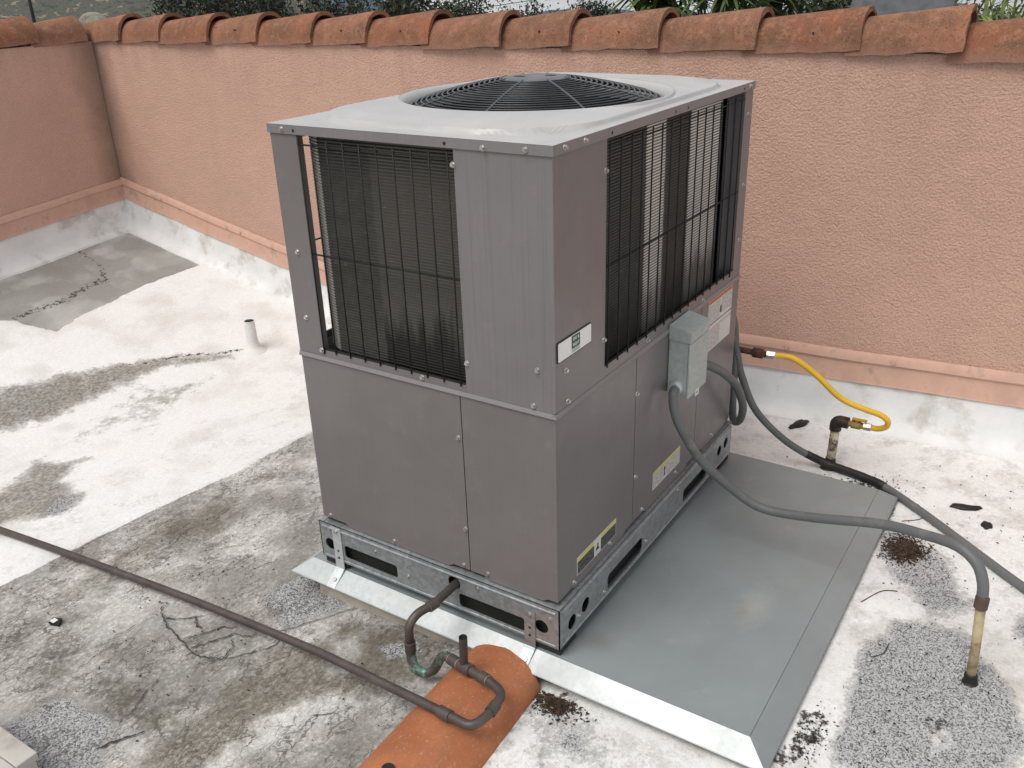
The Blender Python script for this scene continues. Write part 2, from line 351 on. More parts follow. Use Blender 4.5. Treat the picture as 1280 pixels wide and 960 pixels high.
# roof membrane: wear masks come in as mesh attributes
def n0(t, *a, **k): return mth(t, 'MULTIPLY', mth(t, 'SUBTRACT', noise(t, *a, **k), .5), 2.4)
def roofmat():
    m, t, b = newmat('roof_membrane')
    def at(n): return nd(t, 'ShaderNodeAttribute', attribute_name=n).outputs['Fac']
    white, worn, gran, stain, cement, crackm, darkm = [at(n) for n in ('white', 'worn', 'gran', 'stain', 'cement', 'crackm', 'darkm')]
    n1, b2, b3, b4 = [at(n) for n in ('b1', 'b2', 'b3', 'b4')]; n2 = noise(t, 17, 5, .68); n3 = noise(t, 70, 4, .6); n4 = noise(t, 210, 2, .5)
    gr = mixc(t, ramp(t, n1, [(.3, 0), (.7, 1)]), (.29, .285, .272), (.64, .635, .62))
    gr = mixc(t, ramp(t, n2, [(.35, .6), (.6, 0)]), gr, (.30, .29, .27))
    gr = mixc(t, ramp(t, n3, [(.5, 0), (.7, .5)]), gr, (.66, .645, .62))
    wh = mixc(t, n2, (.74, .74, .735), (.80, .80, .795))
    wh = mixc(t, ramp(t, b2, [(.54, 0), (.85, .40)]), wh, (.56, .53, .48))
    ce = mixc(t, ramp(t, n1, [(.3, 0), (.7, 1)]), (.34, .335, .32), (.50, .495, .475))
    ce = mixc(t, ramp(t, b3, [(.38, .6), (.58, 0)]), ce, (.25, .24, .225))
    wsel = mth(t, 'ADD', white, mth(t, 'MULTIPLY', mth(t, 'SUBTRACT', n2, .5), .6))
    cc = mixc(t, ramp(t, wsel, [(.44, 0), (.56, 1)]), gr, wh)
    # worn: coating rubbed through in irregular flecks
    wn_ = mth(t, 'ADD', worn, mth(t, 'MULTIPLY', n0(t, 8, 5, .80), .62))
    cc = mixc(t, ramp(t, wn_, [(.46, 0), (.60, .45), (.85, .9)]), cc, mixc(t, n3, (.40, .375, .34), (.58, .56, .53)))
    mot = mth(t, 'MULTIPLY', ramp(t, mth(t, 'ADD', b2, mth(t, 'MULTIPLY', n0(t, 23, 4, .8), .22)), [(.45, 0), (.72, .66)]), mth(t, 'SUBTRACT', 1.0, mth(t, 'MULTIPLY', ramp(t, wsel, [(.44, 0), (.56, 1)]), .96)))
    cc = mixc(t, mot, cc, (.195, .185, .165))
    csel = mth(t, 'ADD', cement, mth(t, 'MULTIPLY', mth(t, 'SUBTRACT', n2, .5), .25))
    cc = mixc(t, ramp(t, csel, [(.46, 0), (.54, 1)]), cc, ce)
    ss = mth(t, 'ADD', stain, mth(t, 'MULTIPLY', n0(t, 10, 5, .82), .75))
    cc = mixc(t, mth(t, 'MULTIPLY', ramp(t, ss, [(.24, 0), (.50, .60), (.80, .94)]), ramp(t, n3, [(.30, 1), (.7, .62)])), cc, mixc(t, n1, (.085, .076, .055), (.17, .145, .105)))
    gs = mth(t, 'ADD', gran, mth(t, 'MULTIPLY', n0(t, 14, 5, .82), .55))
    sp = nd(t, 'ShaderNodeTexVoronoi', {'Vector': pos(t), 'Scale': 300.}).outputs['Color']
    spv = nd(t, 'ShaderNodeSeparateColor', {0: sp}).outputs[0]
    gc = ramp(t, spv, [(0, (.05, .05, .05)), (.25, (.12, .12, .125)), (.34, (.30, .305, .315)), (.8, (.42, .43, .445)), (1, (.55, .55, .55))])
    cc = mixc(t, ramp(t, gs, [(.40, 0), (.66, .90)]), cc, gc)
    cc = mixc(t, mth(t, 'MULTIPLY', ramp(t, gs, [(.26, 0), (.42, .55), (.62, 0)]), ramp(t, n3, [(.40, 0), (.60, 1)])), cc, (.12, .11, .10))
    fine = mth(t, 'ADD', mth(t, 'MULTIPLY', mth(t, 'SUBTRACT', n4, .5), .8), mth(t, 'MULTIPLY', mth(t, 'SUBTRACT', n3, .5), .7))
    fine = mth(t, 'ADD', 1.0, mth(t, 'MULTIPLY', fine, mth(t, 'SUBTRACT', 1.0, mth(t, 'MULTIPLY', ramp(t, wsel, [(.44, 0), (.56, 1)]), .62))))
    cc = mixc(t, 1.0, cc, nd(t, 'ShaderNodeCombineColor', {0: fine, 1: fine, 2: fine}).outputs[0], 'MULTIPLY')
    # hairline crazing, stretched along the falls
    vv = pos(t, (.42, 1, 1))
    dn = nd(t, 'ShaderNodeTexNoise', {'Vector': pos(t), 'Scale': 14., 'Detail': 3., 'Roughness': .7}).outputs['Color']
    vv = nd(t, 'ShaderNodeVectorMath', {0: nd(t, 'ShaderNodeVectorMath', {0: dn, 1: (.075, .09, 0)}, operation='MULTIPLY').outputs[0], 1: vv}, operation='ADD').outputs[0]
    ed = nd(t, 'ShaderNodeTexVoronoi', {'Vector': vv, 'Scale': 16.}, feature='DISTANCE_TO_EDGE').outputs['Distance']
    ed2 = nd(t, 'ShaderNodeTexVoronoi', {'Vector': vv, 'Scale': 42.}, feature='DISTANCE_TO_EDGE').outputs['Distance']
    wob = ramp(t, b3, [(.47, 0), (.62, 1)])
    wob2 = ramp(t, b4, [(.45, 0), (.60, 1)])
    k1 = mth(t, 'MULTIPLY', ramp(t, ed, [(.008, 1), (.035, 0)]), wob); k2 = mth(t, 'MULTIPLY', ramp(t, ed2, [(.02, 1), (.075, 0)]), wob2)
    k = mth(t, 'MULTIPLY', mth(t, 'MAXIMUM', k1, mth(t, 'MULTIPLY', k2, .8)), crackm)
    cc = mixc(t, mth(t, 'MULTIPLY', k, .80), cc, (.09, .08, .068))
    # specks of grit
    fl = ramp(t, noise(t, 130, 3, .6), [(.655, 0), (.69, 1)]); fm = ramp(t, b2, [(.38, .12), (.62, 1)])
    cc = mixc(t, mth(t, 'MULTIPLY', mth(t, 'MULTIPLY', fl, fm), mth(t, 'MULTIPLY_ADD', crackm, .65, .2)), cc, (.10, .09, .08))
    so = mth(t, 'ADD', darkm, mth(t, 'MULTIPLY', mth(t, 'SUBTRACT', noise(t, 45, 4, .75), .5), 1.3))
    cc = mixc(t, ramp(t, so, [(.52, 0), (.66, .95)]), cc, (.035, .03, .026))
    setp(t, b, col=cc, rough=.9, spec=.25)
    h = mth(t, 'ADD', mth(t, 'MULTIPLY', n2, .6), mth(t, 'ADD', mth(t, 'MULTIPLY', n3, .4), mth(t, 'MULTIPLY', mth(t, 'MULTIPLY', spv, gran), .35)))
    bump(t, b, h, .55, .006); return m
ROOF = roofmat()
UPST = plain('white_upstand_membrane', (.73, .735, .735), .85, 0, .10, 6, .5, 45, c2=(.48, .45, .40), amt=.28, s2=5)

# ------------------------------------------------------------------ the roof
XW, YW = 1.907, 4.40
def zr0(X, Y): return np.maximum(-.10 - .04*Y, .204 + .191*(Y-4.41) + .08*(X-1.86))
def zr(X, Y): return float(zr0(np.float64(X), np.float64(Y)))
gx = np.unique(np.round(np.concatenate([np.linspace(-6, -1.3, 12), np.arange(-1.3, 1.93, .0125), [1.93]]), 5))
gy = np.unique(np.round(np.concatenate([np.linspace(-7, -1.7, 12), np.arange(-1.7, 4.42, .0125), [4.43]]), 5))
GX, GY = np.meshgrid(gx, gy, indexing='ij'); x, y = GX.ravel(), GY.ravel()
jx = x + .02*fbm(x, y, 9, 4, 3) + .008*fbm(x, y, 45, 3, 4); jy = y + .02*fbm(x, y, 9, 4, 13) + .008*fbm(x, y, 45, 3, 14)
wedge = [(-7, 2.0), (-.53, 1.85), (-.25, 1.83), (.07, 1.80), (.41, 1.74), (.82, 1.73), (1.3, 1.71), (2.2, 1.68), (2.2, 5), (-7, 5)]
corner = [(2.0, 3.60), (1.81, 3.63), (1.53, 3.66), (1.25, 3.65), (.94, 3.62), (.80, 3.58), (.75, 3.70), (.72, 3.85), (.62, 3.95), (.2, 3.97), (.2, 4.6), (2.0, 4.6)]
dW = sdpoly(x + .3*(jx-x), y + .3*(jy-y), wedge); dC = sdpoly(jx, jy, corner)
white = sstep(-.012, .012, dW); cement = sstep(-.03, .03, dC)*white
def S(P, soft): return sstep(-soft, soft, sdpoly(jx, jy, P))
stain = np.zeros_like(x)
def addst(P, soft, a):
    global stain; stain = np.maximum(stain, a*S(P, soft*1.35))
addst([(.10, 3.42), (.35, 3.30), (.51, 3.24), (.71, 3.14), (.91, 3.03), (1.07, 2.90), (.85, 2.92), (.67, 2.94), (.36, 2.93), (.12, 3.02), (-.2, 3.15), (-.3, 3.5)], .06, .90)
addst([(1.02, 2.95), (1.25, 2.75), (1.22, 2.70), (.98, 2.86)], .03, .6)
addst([(.62, 2.86), (.99, 2.66), (.72, 2.55), (.48, 2.52)], .12, .52)
addst([(.3, 2.75), (.55, 2.72), (.5, 2.6), (.25, 2.62)], .10, .42)
addst([(-.7, 2.75), (-.18, 2.50), (.05, 2.62), (.17, 2.44), (.03, 2.36), (-.05, 2.15), (-.16, 2.13), (-.45, 2.35), (-.7, 2.5)], .06, .86)
addst([(.55, 1.66), (.35, 1.68), (.09, 1.69), (-.2, 1.72), (-.42, 1.70), (-.6, 1.65), (-.75, 1.5), (-.5, 1.42), (-.3, 1.52), (.05, 1.42), (.3, 1.5)], .10, .62)
addst([(-.55, 1.5), (-.68, 1.42), (-.82, 1.2), (-.72, 1.12), (-.6, 1.3)], .08, .55)
addst([(-.66, 1.14), (-.72, .98), (-.70, .82), (-.60, .78), (-.62, .95), (-.58, 1.1)], .05, .55)
addst([(-.30, .80), (-.22, .70), (-.10, .66), (-.03, .52), (-.05, .36), (-.16, .33), (-.30, .38), (-.36, .5), (-.46, .55), (-.62, .60), (-.80, .62), (-.80, .80), (-.62, .78), (-.44, .78)], .05, .88)
addst([(.9, 1.6), (1.2, 1.5), (1.0, 1.2), (.6, 1.3)], .15, .45)
stain *= 1 - .95*S([(-.13, .62), (-.20, .65), (-.30, .58), (-.27, .52), (-.17, .55)], .03)
stain *= 1 - .9*S([(-.35, .42), (-.42, .56), (-.52, .60), (-.60, .50), (-.50, .36)], .04)
gran = np.zeros_like(x)
for P, sf in (([(-.14, 1.02), (.10, .99), (.05, .80), (-.06, .75), (-.22, .82)], .02), ([(-.74, 1.18), (-.72, .95), (-.84, .84), (-1.1, .85), (-1.1, 1.2)], .03),
              ([(1.22, -.55), (1.10, -.70), (1.02, -.80), (.81, -.90), (.74, -.80), (.90, -.66), (1.05, -.58)], .03),
              ([(.66, -.74), (.70, -.88), (.56, -1.00), (.38, -1.08), (.20, -1.06), (.08, -.92), (.06, -.72), (.20, -.69), (.40, -.68), (.54, -.68)], .02),
              ([(.92, -1.03), (.76, -1.01), (.62, -1.10), (.66, -1.3), (.95, -1.3)], .02), ([(-.10, 2.24), (-.02, 2.17), (-.12, 2.10), (-.20, 2.16)], .02),
              ([(-.06, -.1), (-.2, -.3), (-.3, -.2), (-.14, .02)], .06), ([(.05, .93), (.4, .98), (.8, 1.0), (.8, .92), (.05, .9)], .05), ([(-.14, .52), (-.06, .46), (-.1, .38), (-.18, .46)], .02)):
    gran = np.maximum(gran, S(P, sf*2.6)*(.75 if sf > .045 else 1))
gran *= 1 - .6*S([(.30, -.92), (.25, -.96), (.2, -.9), (.27, -.86)], .02)
rightw = np.maximum(sstep(.3, -.25, y)*sstep(-.9, -.2, x + .2), sstep(1.15, 1.4, x)*sstep(2.0, 1.5, y))
white = np.maximum(white, .95*rightw + 0*x)
worn = np.where(dW > 0, .18 + .22*sstep(2.9, 1.9, y), .50); worn = np.where(rightw > .5, .47, worn)
crackm = np.clip(1 - .92*sstep(-.02, .02, dW), 0, 1)*(1 - .90*rightw)
darkm = np.zeros_like(x)
for P, sf, a in (([(1.44, -.40), (1.40, -.56), (1.22, -.62), (1.20, -.56), (1.33, -.5), (1.36, -.38)], .03, .62), ([(.20, -.58), (.10, -.60), (.0, -.56), (-.05, -.62), (.10, -.70), (.24, -.66)], .03, .62),
                 ([(.33, -.86), (.25, -.86), (.24, -.92), (.32, -.93)], .02, .55), ([(-.05, 0.0), (-.02, -.09), (-.12, -.10), (-.16, 0.0)], .02, .6), ([(1.52, -.28), (1.52, -.37), (1.43, -.40), (1.43, -.28)], .02, .55),
                 ([(1.05, -.60), (1.08, -.72), (.98, -.74), (.95, -.62)], .03, .55), ([(-.06, .95), (-.06, -.5), (-.03, -.5), (-.03, .95)], .02, .42)):  # last strip: darker flecks along the foot of the front flange
    darkm = np.maximum(darkm, a*S(P, sf))
# dark crumbling edge along the grey corner fold lines
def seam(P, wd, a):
    global darkm
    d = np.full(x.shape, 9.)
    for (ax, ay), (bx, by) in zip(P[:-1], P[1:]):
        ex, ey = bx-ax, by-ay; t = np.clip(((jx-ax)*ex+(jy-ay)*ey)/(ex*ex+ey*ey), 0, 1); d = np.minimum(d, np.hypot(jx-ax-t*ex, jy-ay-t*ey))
    darkm = np.maximum(darkm, a*sstep(wd, wd*.3, d))
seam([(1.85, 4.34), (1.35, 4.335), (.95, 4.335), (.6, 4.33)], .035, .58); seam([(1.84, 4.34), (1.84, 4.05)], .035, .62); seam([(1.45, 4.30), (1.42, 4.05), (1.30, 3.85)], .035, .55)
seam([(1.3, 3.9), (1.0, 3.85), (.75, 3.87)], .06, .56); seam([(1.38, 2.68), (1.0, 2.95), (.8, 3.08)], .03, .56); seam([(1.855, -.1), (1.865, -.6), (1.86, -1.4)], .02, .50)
z = zr0(x, y)
ridge = -.10-.04*y - (.204 + .191*(y-4.41) + .08*(x-1.86)); z = z + .010*np.exp(-(ridge/.03)**2)      # softened valley
z = z + .004*fbm(x, y, 2.5, 3, 31) + .0022*fbm(x, y, 12, 4, 41) + .006*sstep(-.006, .006, dW)*(1-cement) + .006*gran*0
z = z - .003*sstep(.5, .9, darkm)
nx_, ny_ = GX.shape; idx = np.arange(nx_*ny_).reshape(nx_, ny_)
F = np.stack([idx[:-1, :-1], idx[1:, :-1], idx[1:, 1:], idx[:-1, 1:]], -1).reshape(-1, 4)
me = bpy.data.meshes.new('roof')
me.vertices.add(len(x)); me.vertices.foreach_set('co', np.stack([x, y, z], -1).astype(np.float32).ravel())
me.loops.add(F.size); me.loops.foreach_set('vertex_index', F.ravel().astype(np.int32)); me.polygons.add(len(F))
me.polygons.foreach_set('loop_start', (np.arange(len(F))*4).astype(np.int32)); me.polygons.foreach_set('loop_total', np.full(len(F), 4, np.int32)); me.update(calc_edges=True)
for n, a in (('white', white), ('worn', worn), ('gran', gran), ('stain', stain), ('cement', cement), ('crackm', crackm), ('darkm', darkm), ('b1', .5+.62*fbm(x, y, 3.2, 6, 201)), ('b2', .5+.62*fbm(x, y, 6, 5, 211)), ('b3', .5+.62*fbm(x, y, 6.5, 5, 221)), ('b4', .5+.62*fbm(x, y, 12, 4, 231))):
    me.attributes.new(n, 'FLOAT', 'POINT').data.foreach_set('value', a.astype(np.float32))
me.materials.append(ROOF); me.shade_smooth()
roof = bpy.data.objects.new('roof', me); col.objects.link(roof)
tag(roof, 'flat roof with white coated strip, cracked grey membrane, stains and bare granule patches', kind='structure')
# open cracks (real gaps filled with dirt: thin dark ribbons pressed into the membrane)
def ribbon(mb, P, w0):
    P = catmull([(p[0], p[1], 0) for p in P], 7); L = []; Rr = []
    for i, p in enumerate(P):
        t = (P[min(i+1, len(P)-1)] - P[max(i-1, 0)]).normalized(); n = Vector((-t.y, t.x, 0)); q = p + n*random.uniform(-.004, .004)
        wd = w0*random.uniform(.35, 1.1)*(.35 if i in (0, len(P)-1) else 1); ii = zr(q.x, q.y) + .0045
        L.append((q.x+n.x*wd, q.y+n.y*wd, ii)); Rr.append((q.x-n.x*wd, q.y-n.y*wd, ii))
    n = len(P); mb.add(L + Rr, [(i, i+1, n+i+1, n+i) for i in range(n-1)])
ck = MB()
for P, wd in (([(-.33, 1.29), (-.31, 1.26), (-.34, 1.25), (-.37, 1.20), (-.39, 1.15), (-.41, 1.07), (-.43, .97), (-.42, .92), (-.40, .885)], .0026), ([(-.37, 1.20), (-.34, 1.15), (-.30, 1.10)], .003),
              ([(-.41, 1.07), (-.36, 1.03), (-.31, 1.00), (-.29, .96)], .0024), ([(-.31, 1.12), (-.335, 1.09), (-.345, 1.05)], .003), ([(-.42, 1.01), (-.36, .97), (-.31, .945)], .003), ([(-.31, .945), (-.30, .90), (-.28, .88)], .002),
              ([(-.40, .885), (-.36, .90), (-.33, .93)], .002), ([(-.46, .93), (-.42, .90), (-.37, .85), (-.30, .80), (-.24, .80)], .0018), ([(-.72, .93), (-.66, .94), (-.60, .97), (-.55, .98)], .0022),
              ([(-.8, .90), (-.74, .87), (-.70, .84)], .004), ([(-.25, .84), (-.20, .80), (-.10, .74), (-.04, .70)], .0016), ([(-.45, .5), (-.4, .44), (-.36, .42)], .0015)):
    ribbon(ck, P, wd)
for k in range(16):
    cx, cy = random.uniform(-.75, .75), random.uniform(.95, 1.75)
    if cx < -.1 and cy < 1.0: continue
    a = random.gauss(.15, .5); l = random.uniform(.02, .09)
    ribbon(ck, [(cx + math.cos(a)*l*s + random.uniform(-.012, .012), cy + math.sin(a)*l*s + random.uniform(-.012, .012)) for s in (-1, -.3, .4, 1)], .0012)
tag(ck.build('cracks', plain('crack_dirt', (.05, .045, .04), .95), roof), kind='stuff')

# ------------------------------------------------------------------ parapet walls
def barrel_tile(name, y0, y1, cx, zb, axis, parent, rs, mat=TILE, lift=.022, rad=.122, th=.016):
    """roof tile: half barrel, raised end at y1. axis 'y' runs along Y at X=cx, 'x' runs along X at Y=cx"""
    rd = random.Random(rs); bm = bmesh.new(); NL, NA = 8, 14; rings = []
    yaw = rd.uniform(-.012, .012)
    for sh in (0, 1):
        for i in range(NL+1):
            t = i/NL; L = y0 + (y1-y0)*t; r = (rad-.020 + .020*t) - sh*th; row = []
            for k in range(NA+1):
                a = math.pi*k/NA; c, s = math.cos(a), math.sin(a)
                c = math.copysign(abs(c)**.9, c); edge = rd.uniform(-.004, .004) if k in (0, NA) else 0
                h = zb + lift*t + r*1.18*s + edge; wv = cx - r*c + yaw*(t-.5)*.5
                endw = rd.uniform(-.003, .003) if i in (0, NL) else 0
                row.append(bm.verts.new((wv, L+endw, h) if axis == 'y' else (L+endw, wv, h)))
            rings.append(row)
    n = NL+1
    for i in range(NL):
        for k in range(NA):
            bm.faces.new((rings[i][k], rings[i][k+1], rings[i+1][k+1], rings[i+1][k])); bm.faces.new((rings[n+i][k+1], rings[n+i][k], rings[n+i+1][k], rings[n+i+1][k+1]))
    for i in (0, NL):
        for k in range(NA): bm.faces.new((rings[i][k], rings[i][k+1], rings[n+i][k+1], rings[n+i][k]))
    for k in (0, NA):
        for i in range(NL): bm.faces.new((rings[i][k], rings[i+1][k], rings[n+i+1][k], rings[n+i][k]))
    # nail hole
    mb = MB().frombm(bm); o = mb.build(name, mat, parent, smooth='auto')
    return o
def stucco_wall(name, a, b, label, hidden=None):
    return empty(name, ((a[0]+b[0])/2, (a[1]+b[1])/2, a[2]), label, 'wall')
wallA = stucco_wall('parapet_wall', (XW, -6.5, -.6), (XW+.2, YW+.2, 1.33), 'long salmon stucco parapet wall behind the air conditioner, capped with barrel tiles')
MB().box((XW, -6.5, -.6), (XW+.2, YW+.2, 1.345), .004).build('stucco', STUCCO, wallA)
wallB = stucco_wall('parapet_wall', (-5, YW, -.6), (XW, YW+.2, 1.33), 'short return of salmon stucco parapet meeting the long wall beside the grey corner')
MB().box((-5, YW, -.6), (XW-.002, YW+.2, 1.343), .004).build('stucco', STUCCO, wallB)
def strip(profile, along, base, axis, mb):
    """extrude profile (out, up) along a list of stations; base(s)->(x,y,z) foot on the wall line"""
    vs = []; n = len(profile)
    for s in along:
        X0, Y0, Z0 = base(s)
        for o_, u_ in profile: vs.append((X0-o_, Y0, Z0+u_) if axis == 'y' else (X0, Y0-o_, Z0+u_))
    fs = [(i*n+k, i*n+(k+1) % n, (i+1)*n+(k+1) % n, (i+1)*n+k) for i in range(len(along)-1) for k in range(n)]
    fs += [tuple(range(n)), tuple((len(along)-1)*n+k for k in range(n))]
    mb.add(vs, fs); return mb
wob = lambda s, a, f: a*math.sin(s*f) + a*.6*math.sin(s*f*2.3+1)
baseA = lambda s: (XW-.001, s, zr(1.86, s)); baseB = lambda s: (s, YW-.001, zr(s, 4.34))
sA = [YW-.002 - k*.07 for k in range(int((YW+2.6)/.07))] + [-6.4]; sB = [XW-.002 - k*.07 for k in range(int((XW+1)/.07))] + [-5]
for wl, bs, st, ax in ((wallA, baseA, sA, 'y'), (wallB, baseB, sB, 'x')):
    up_ = MB()
    vs = []; prof = [(.0, .195), (.010, .195), (.015, .17), (.022, .11), (.031, .06), (.045, .024), (.070, .008), (.095, .003), (.11, -.03), (.0, -.03)]
    strip(prof, st, lambda s: (bs(s)[0] + (wob(s, .003, 11) if ax == 'y' else 0), bs(s)[1] + (wob(s, .003, 9) if ax == 'x' else 0), bs(s)[2]), ax, up_)
    up_.build('base_flashing', UPST, wl, smooth='auto')
    fl = MB(); strip([(0, .312), (.006, .312), (.012, .305), (.019, .288), (.022, .276), (.014, .266), (.015, .262), (.018, .190), (.022, .184), (.0, .186)], st, lambda s: (bs(s)[0], bs(s)[1], bs(s)[2] + wob(s, .0022, 5)), ax, fl)
    fl.build('counter_flashing', FLASH, wl, smooth='auto')
bounds = [4.47, 4.099, 3.732, 3.303, 2.933, 2.534, 2.168, 1.783, 1.379, 1.033, .628, .234, -.146, -.485, -.87, -1.26, -1.65, -2.05, -2.45]
for i in range(len(bounds)-1):
    drop = .014 if bounds[i+1] < -.5 else 0
    barrel_tile('coping_tile', bounds[i]+.05, bounds[i+1], XW+.096 - (.012 if i % 5 == 2 else 0) - drop*.6, 1.330 - drop + random.uniform(-.003, .003), 'y', wallA, 100+i)
xb = [.35, .76, 1.13, 1.56, 1.86]
for i in range(len(xb)-1):
    barrel_tile('coping_tile', xb[i]-.05, xb[i+1], YW+.10, 1.329 + random.uniform(-.003, .003) + (.006 if i == 2 else 0), 'x', wallB, 300+i, lift=.024 if i % 2 == 0 else .018)
# nail holes in the tiles
for i in range(1, len(bounds)-3):
    yy = (bounds[i]*.45 + bounds[i+1]*.55); a = R(26); r = .113
    if i % 3 == 1: continue
    nh = MB(); tube(nh, [(XW+.096 - r*math.cos(a)-.006, yy, 1.352 + r*1.18*math.sin(a)), (XW+.096 - r*math.cos(a)+.012, yy, 1.348 + r*1.18*math.sin(a))], random.uniform(.0028, .0042), 8)
    nh.build('nail_hole', DARK, wallA)
# mortar fill under the ridge and the rounded lump closing the corner
mb = MB(); mb.box((XW+.012, -6.4, 1.345), (XW+.17, YW+.17, 1.40), .01); mb.build('mortar_bed', MORTAR, wallA)
mb = MB(); mb.box((-4.9, YW+.02, 1.3435), (XW+.008, YW+.17, 1.39), .01); mb.build('mortar_bed', MORTAR, wallB)
bm = bmesh.new(); bmesh.ops.create_icosphere(bm, subdivisions=4, radius=1)
for q in bm.verts:
    n = q.co.normalized(); f = 1 + .05*math.sin(n.x*9+n.y*5)*math.sin(n.z*7+2) + random.uniform(-.012, .012); q.co = Vector((n.x*.10*f, n.y*.145*f, n.z*.135*f))
cap_m = MB().frombm(bm, Matrix.Translation((2.07, 4.60, 1.365)))
tag(cap_m.build('mortar_lump', MORTAR, None, smooth=True), 'rounded grey mortar lump where the two tile rows meet', 'mortar')
# flashing screws
def screw_mesh(name, r=.0052, mat=STEEL):
    bm = bmesh.new(); bmesh.ops.create_cone(bm, segments=12, radius1=r*1.45, radius2=r*1.35, depth=.0016, cap_ends=True, matrix=Matrix.Translation((0, 0, .0008)))
    bmesh.ops.create_cone(bm, segments=6, radius1=r, radius2=r*.92, depth=.005, cap_ends=True, matrix=Matrix.Translation((0, 0, .0041)))
    me = bpy.data.meshes.new(name); bm.to_mesh(me); bm.free(); me.materials.append(mat); return me
SCREW = screw_mesh('screw'); FSCREW = screw_mesh('flashing_screw', .009, FLASH)
def screw(p, nrm, parent, me=SCREW, name='screw'):
    o = bpy.data.objects.new(name, me); col.objects.link(o); o.parent = parent; o.location = Vector(p) - root_loc(parent)
    o.rotation_euler = Vector(nrm).to_track_quat('Z', 'Y').to_euler(); return o
for yy in (4.0, 3.3, 2.6, .0, -.42, -.95): screw((XW-.020, yy, zr(1.86, yy)+.286), (-1, 0, .1), wallA, FSCREW, 'flashing_screw')
for xx in (1.5, .9): screw((xx, YW-.020, zr(xx, 4.34)+.286), (0, -1, .1), wallB, FSCREW, 'flashing_screw')

# ------------------------------------------------------------------ sheet metal platform under the unit
plat = empty('equipment_platform', (.63, .19, -.14), 'low platform with grey sheet metal cap under the air conditioner', 'platform')
MB().box((-.032, -.48, -.25), (1.25, .86, -.034), .003).build('curb', CURB, plat)
x0, x1, y0, y1, zt = -.010, 1.283, -.530, .890, -.022
def ringp(dx, z): return [(x0-dx, y0-dx*1.1, z), (x1+dx*.7, y0-dx*1.1, z), (x1+dx*.7, y1+dx*.9, z), (x0-dx, y1+dx*.9, z)]
caps = MB(); bm = bmesh.new(); NX, NY = 30, 34; gridv = {}
for i in range(NX+1):
    for j in range(NY+1):
        X = x0 + (x1-x0)*i/NX; Y = y0 + (y1-y0)*j/NY; ed = min(i, NX-i, j, NY-j)
        gridv[i, j] = bm.verts.new((X, Y, zt + (.0022*math.sin(X*7+Y*3)*math.sin(Y*6.1-X*2) if ed else 0)))
for i in range(NX):
    for j in range(NY): bm.faces.new((gridv[i, j], gridv[i+1, j], gridv[i+1, j+1], gridv[i, j+1]))
caps.frombm(bm); caps.build('cap_sheet', PAN, plat, smooth=True)
def flange(name, i, k, mat):
    A, B = ringp(.001, zt), ringp(.054, -.056); Cc, D = ringp(.056, -.0585), ringp(.001, zt-.004)
    return MB().add([A[i], A[k], B[k], B[i], D[i], D[k], Cc[k], Cc[i]], [(0, 1, 2, 3), (4, 7, 6, 5), (2, 3, 7, 6), (0, 3, 7, 4), (1, 2, 6, 5), (0, 1, 5, 4)]).build(name, mat, plat)
PANB = galv('platform_flange_metal', (.47, .50, .505), .45, .06, .45, .3)
flange('front_flange', 3, 0, PANB); flange('side_flange', 0, 1, PAN); flange('rear_flange', 1, 2, PAN); flange('end_flange', 2, 3, PANB)

# ------------------------------------------------------------------ the air conditioner
W, D, H = 1.2234, .8333, 1.316; ZR, ZM, LIP = .133, .690, 1.2925
ac = empty('rooftop_air_conditioner', (W/2, D/2, -.002), 'large grey packaged air conditioner with domed fan guard standing on sheet metal platform', 'air conditioner')
e = .0106
FR = ((-e, 0, 0), (0, -1, 0), (0, 0, 1))       # front (facing -X): u = -Y
RT = ((0, -e, 0), (1, 0, 0), (0, 0, 1))        # right (facing -Y): u = +X
BK = ((W+e, 0, 0), (0, 1, 0), (0, 0, 1)); LF = ((0, D+e, 0), (-1, 0, 0), (0, 0, 1))
def rail(frame, u0, u1, holes):
    mb = MB(); panel(mb, [(u0, .004), (u1, .004), (u1, ZR), (u0, ZR)], holes, frame, .003)
    o_, U, V = [Vector(q) for q in frame]; N = U.cross(V)
    a, b = u0+.012, u1-.012
    for zz, r in ((.118, .0035), (.012, .003)):
        tube(mb, [o_ + U*a + V*zz + N*.0003, o_ + U*b + V*zz + N*.0003], r, 8)
    P = [o_+U*u0+V*ZR, o_+U*u1+V*ZR, o_+U*u1+V*(ZR+.003)-N*.022, o_+U*u0+V*(ZR+.003)-N*.022]; Q = [p - V*.003 for p in P]
    mb.add(P+Q, [(0, 1, 2, 3), (7, 6, 5, 4), (0, 4, 5, 1), (1, 5, 6, 2), (2, 6, 7, 3), (3, 7, 4, 0)])
    return mb.build('base_rail', GALV, ac, smooth='auto')
rail(FR, -D-e, e, [circ(-.806, .058, .020), slot(-.748, -.540, .028, .072, .010), circ(-.330, .094, .021), slot(-.316, -.098, .020, .064, .010), circ(-.045, .060, .021)])
rail(RT, -e, W+e, [circ(.057, .052, .022), circ(.132, .058, .022), slot(.262, .490, .020, .072, .014), slot(.800, 1.005, .022, .070, .014), circ(1.121, .066, .020), circ(1.183, .070, .020)])
rail(BK, -e, D+e, [slot(.15, .35, .02, .07, .014), slot(.5, .7, .02, .07, .014)]); rail(LF, -W-e, e, [slot(-1.0, -.8, .02, .07, .014), slot(-.5, -.27, .02, .07, .014)])
MB().box((.012, .012, .0), (W-.012, D-.012, .128)).build('base_dark_block', DARK, ac)  # added dark block behind the rail slots, keeps light out of the base
for (px, py) in ((-.004, -.004), (W-.08, -.004), (-.004, D-.08), (W-.08, D-.08)):
    MB().box((px, py-.004, -.020), (px+.088, py+.088, .004), .002).build('pad', RUBBER, ac)
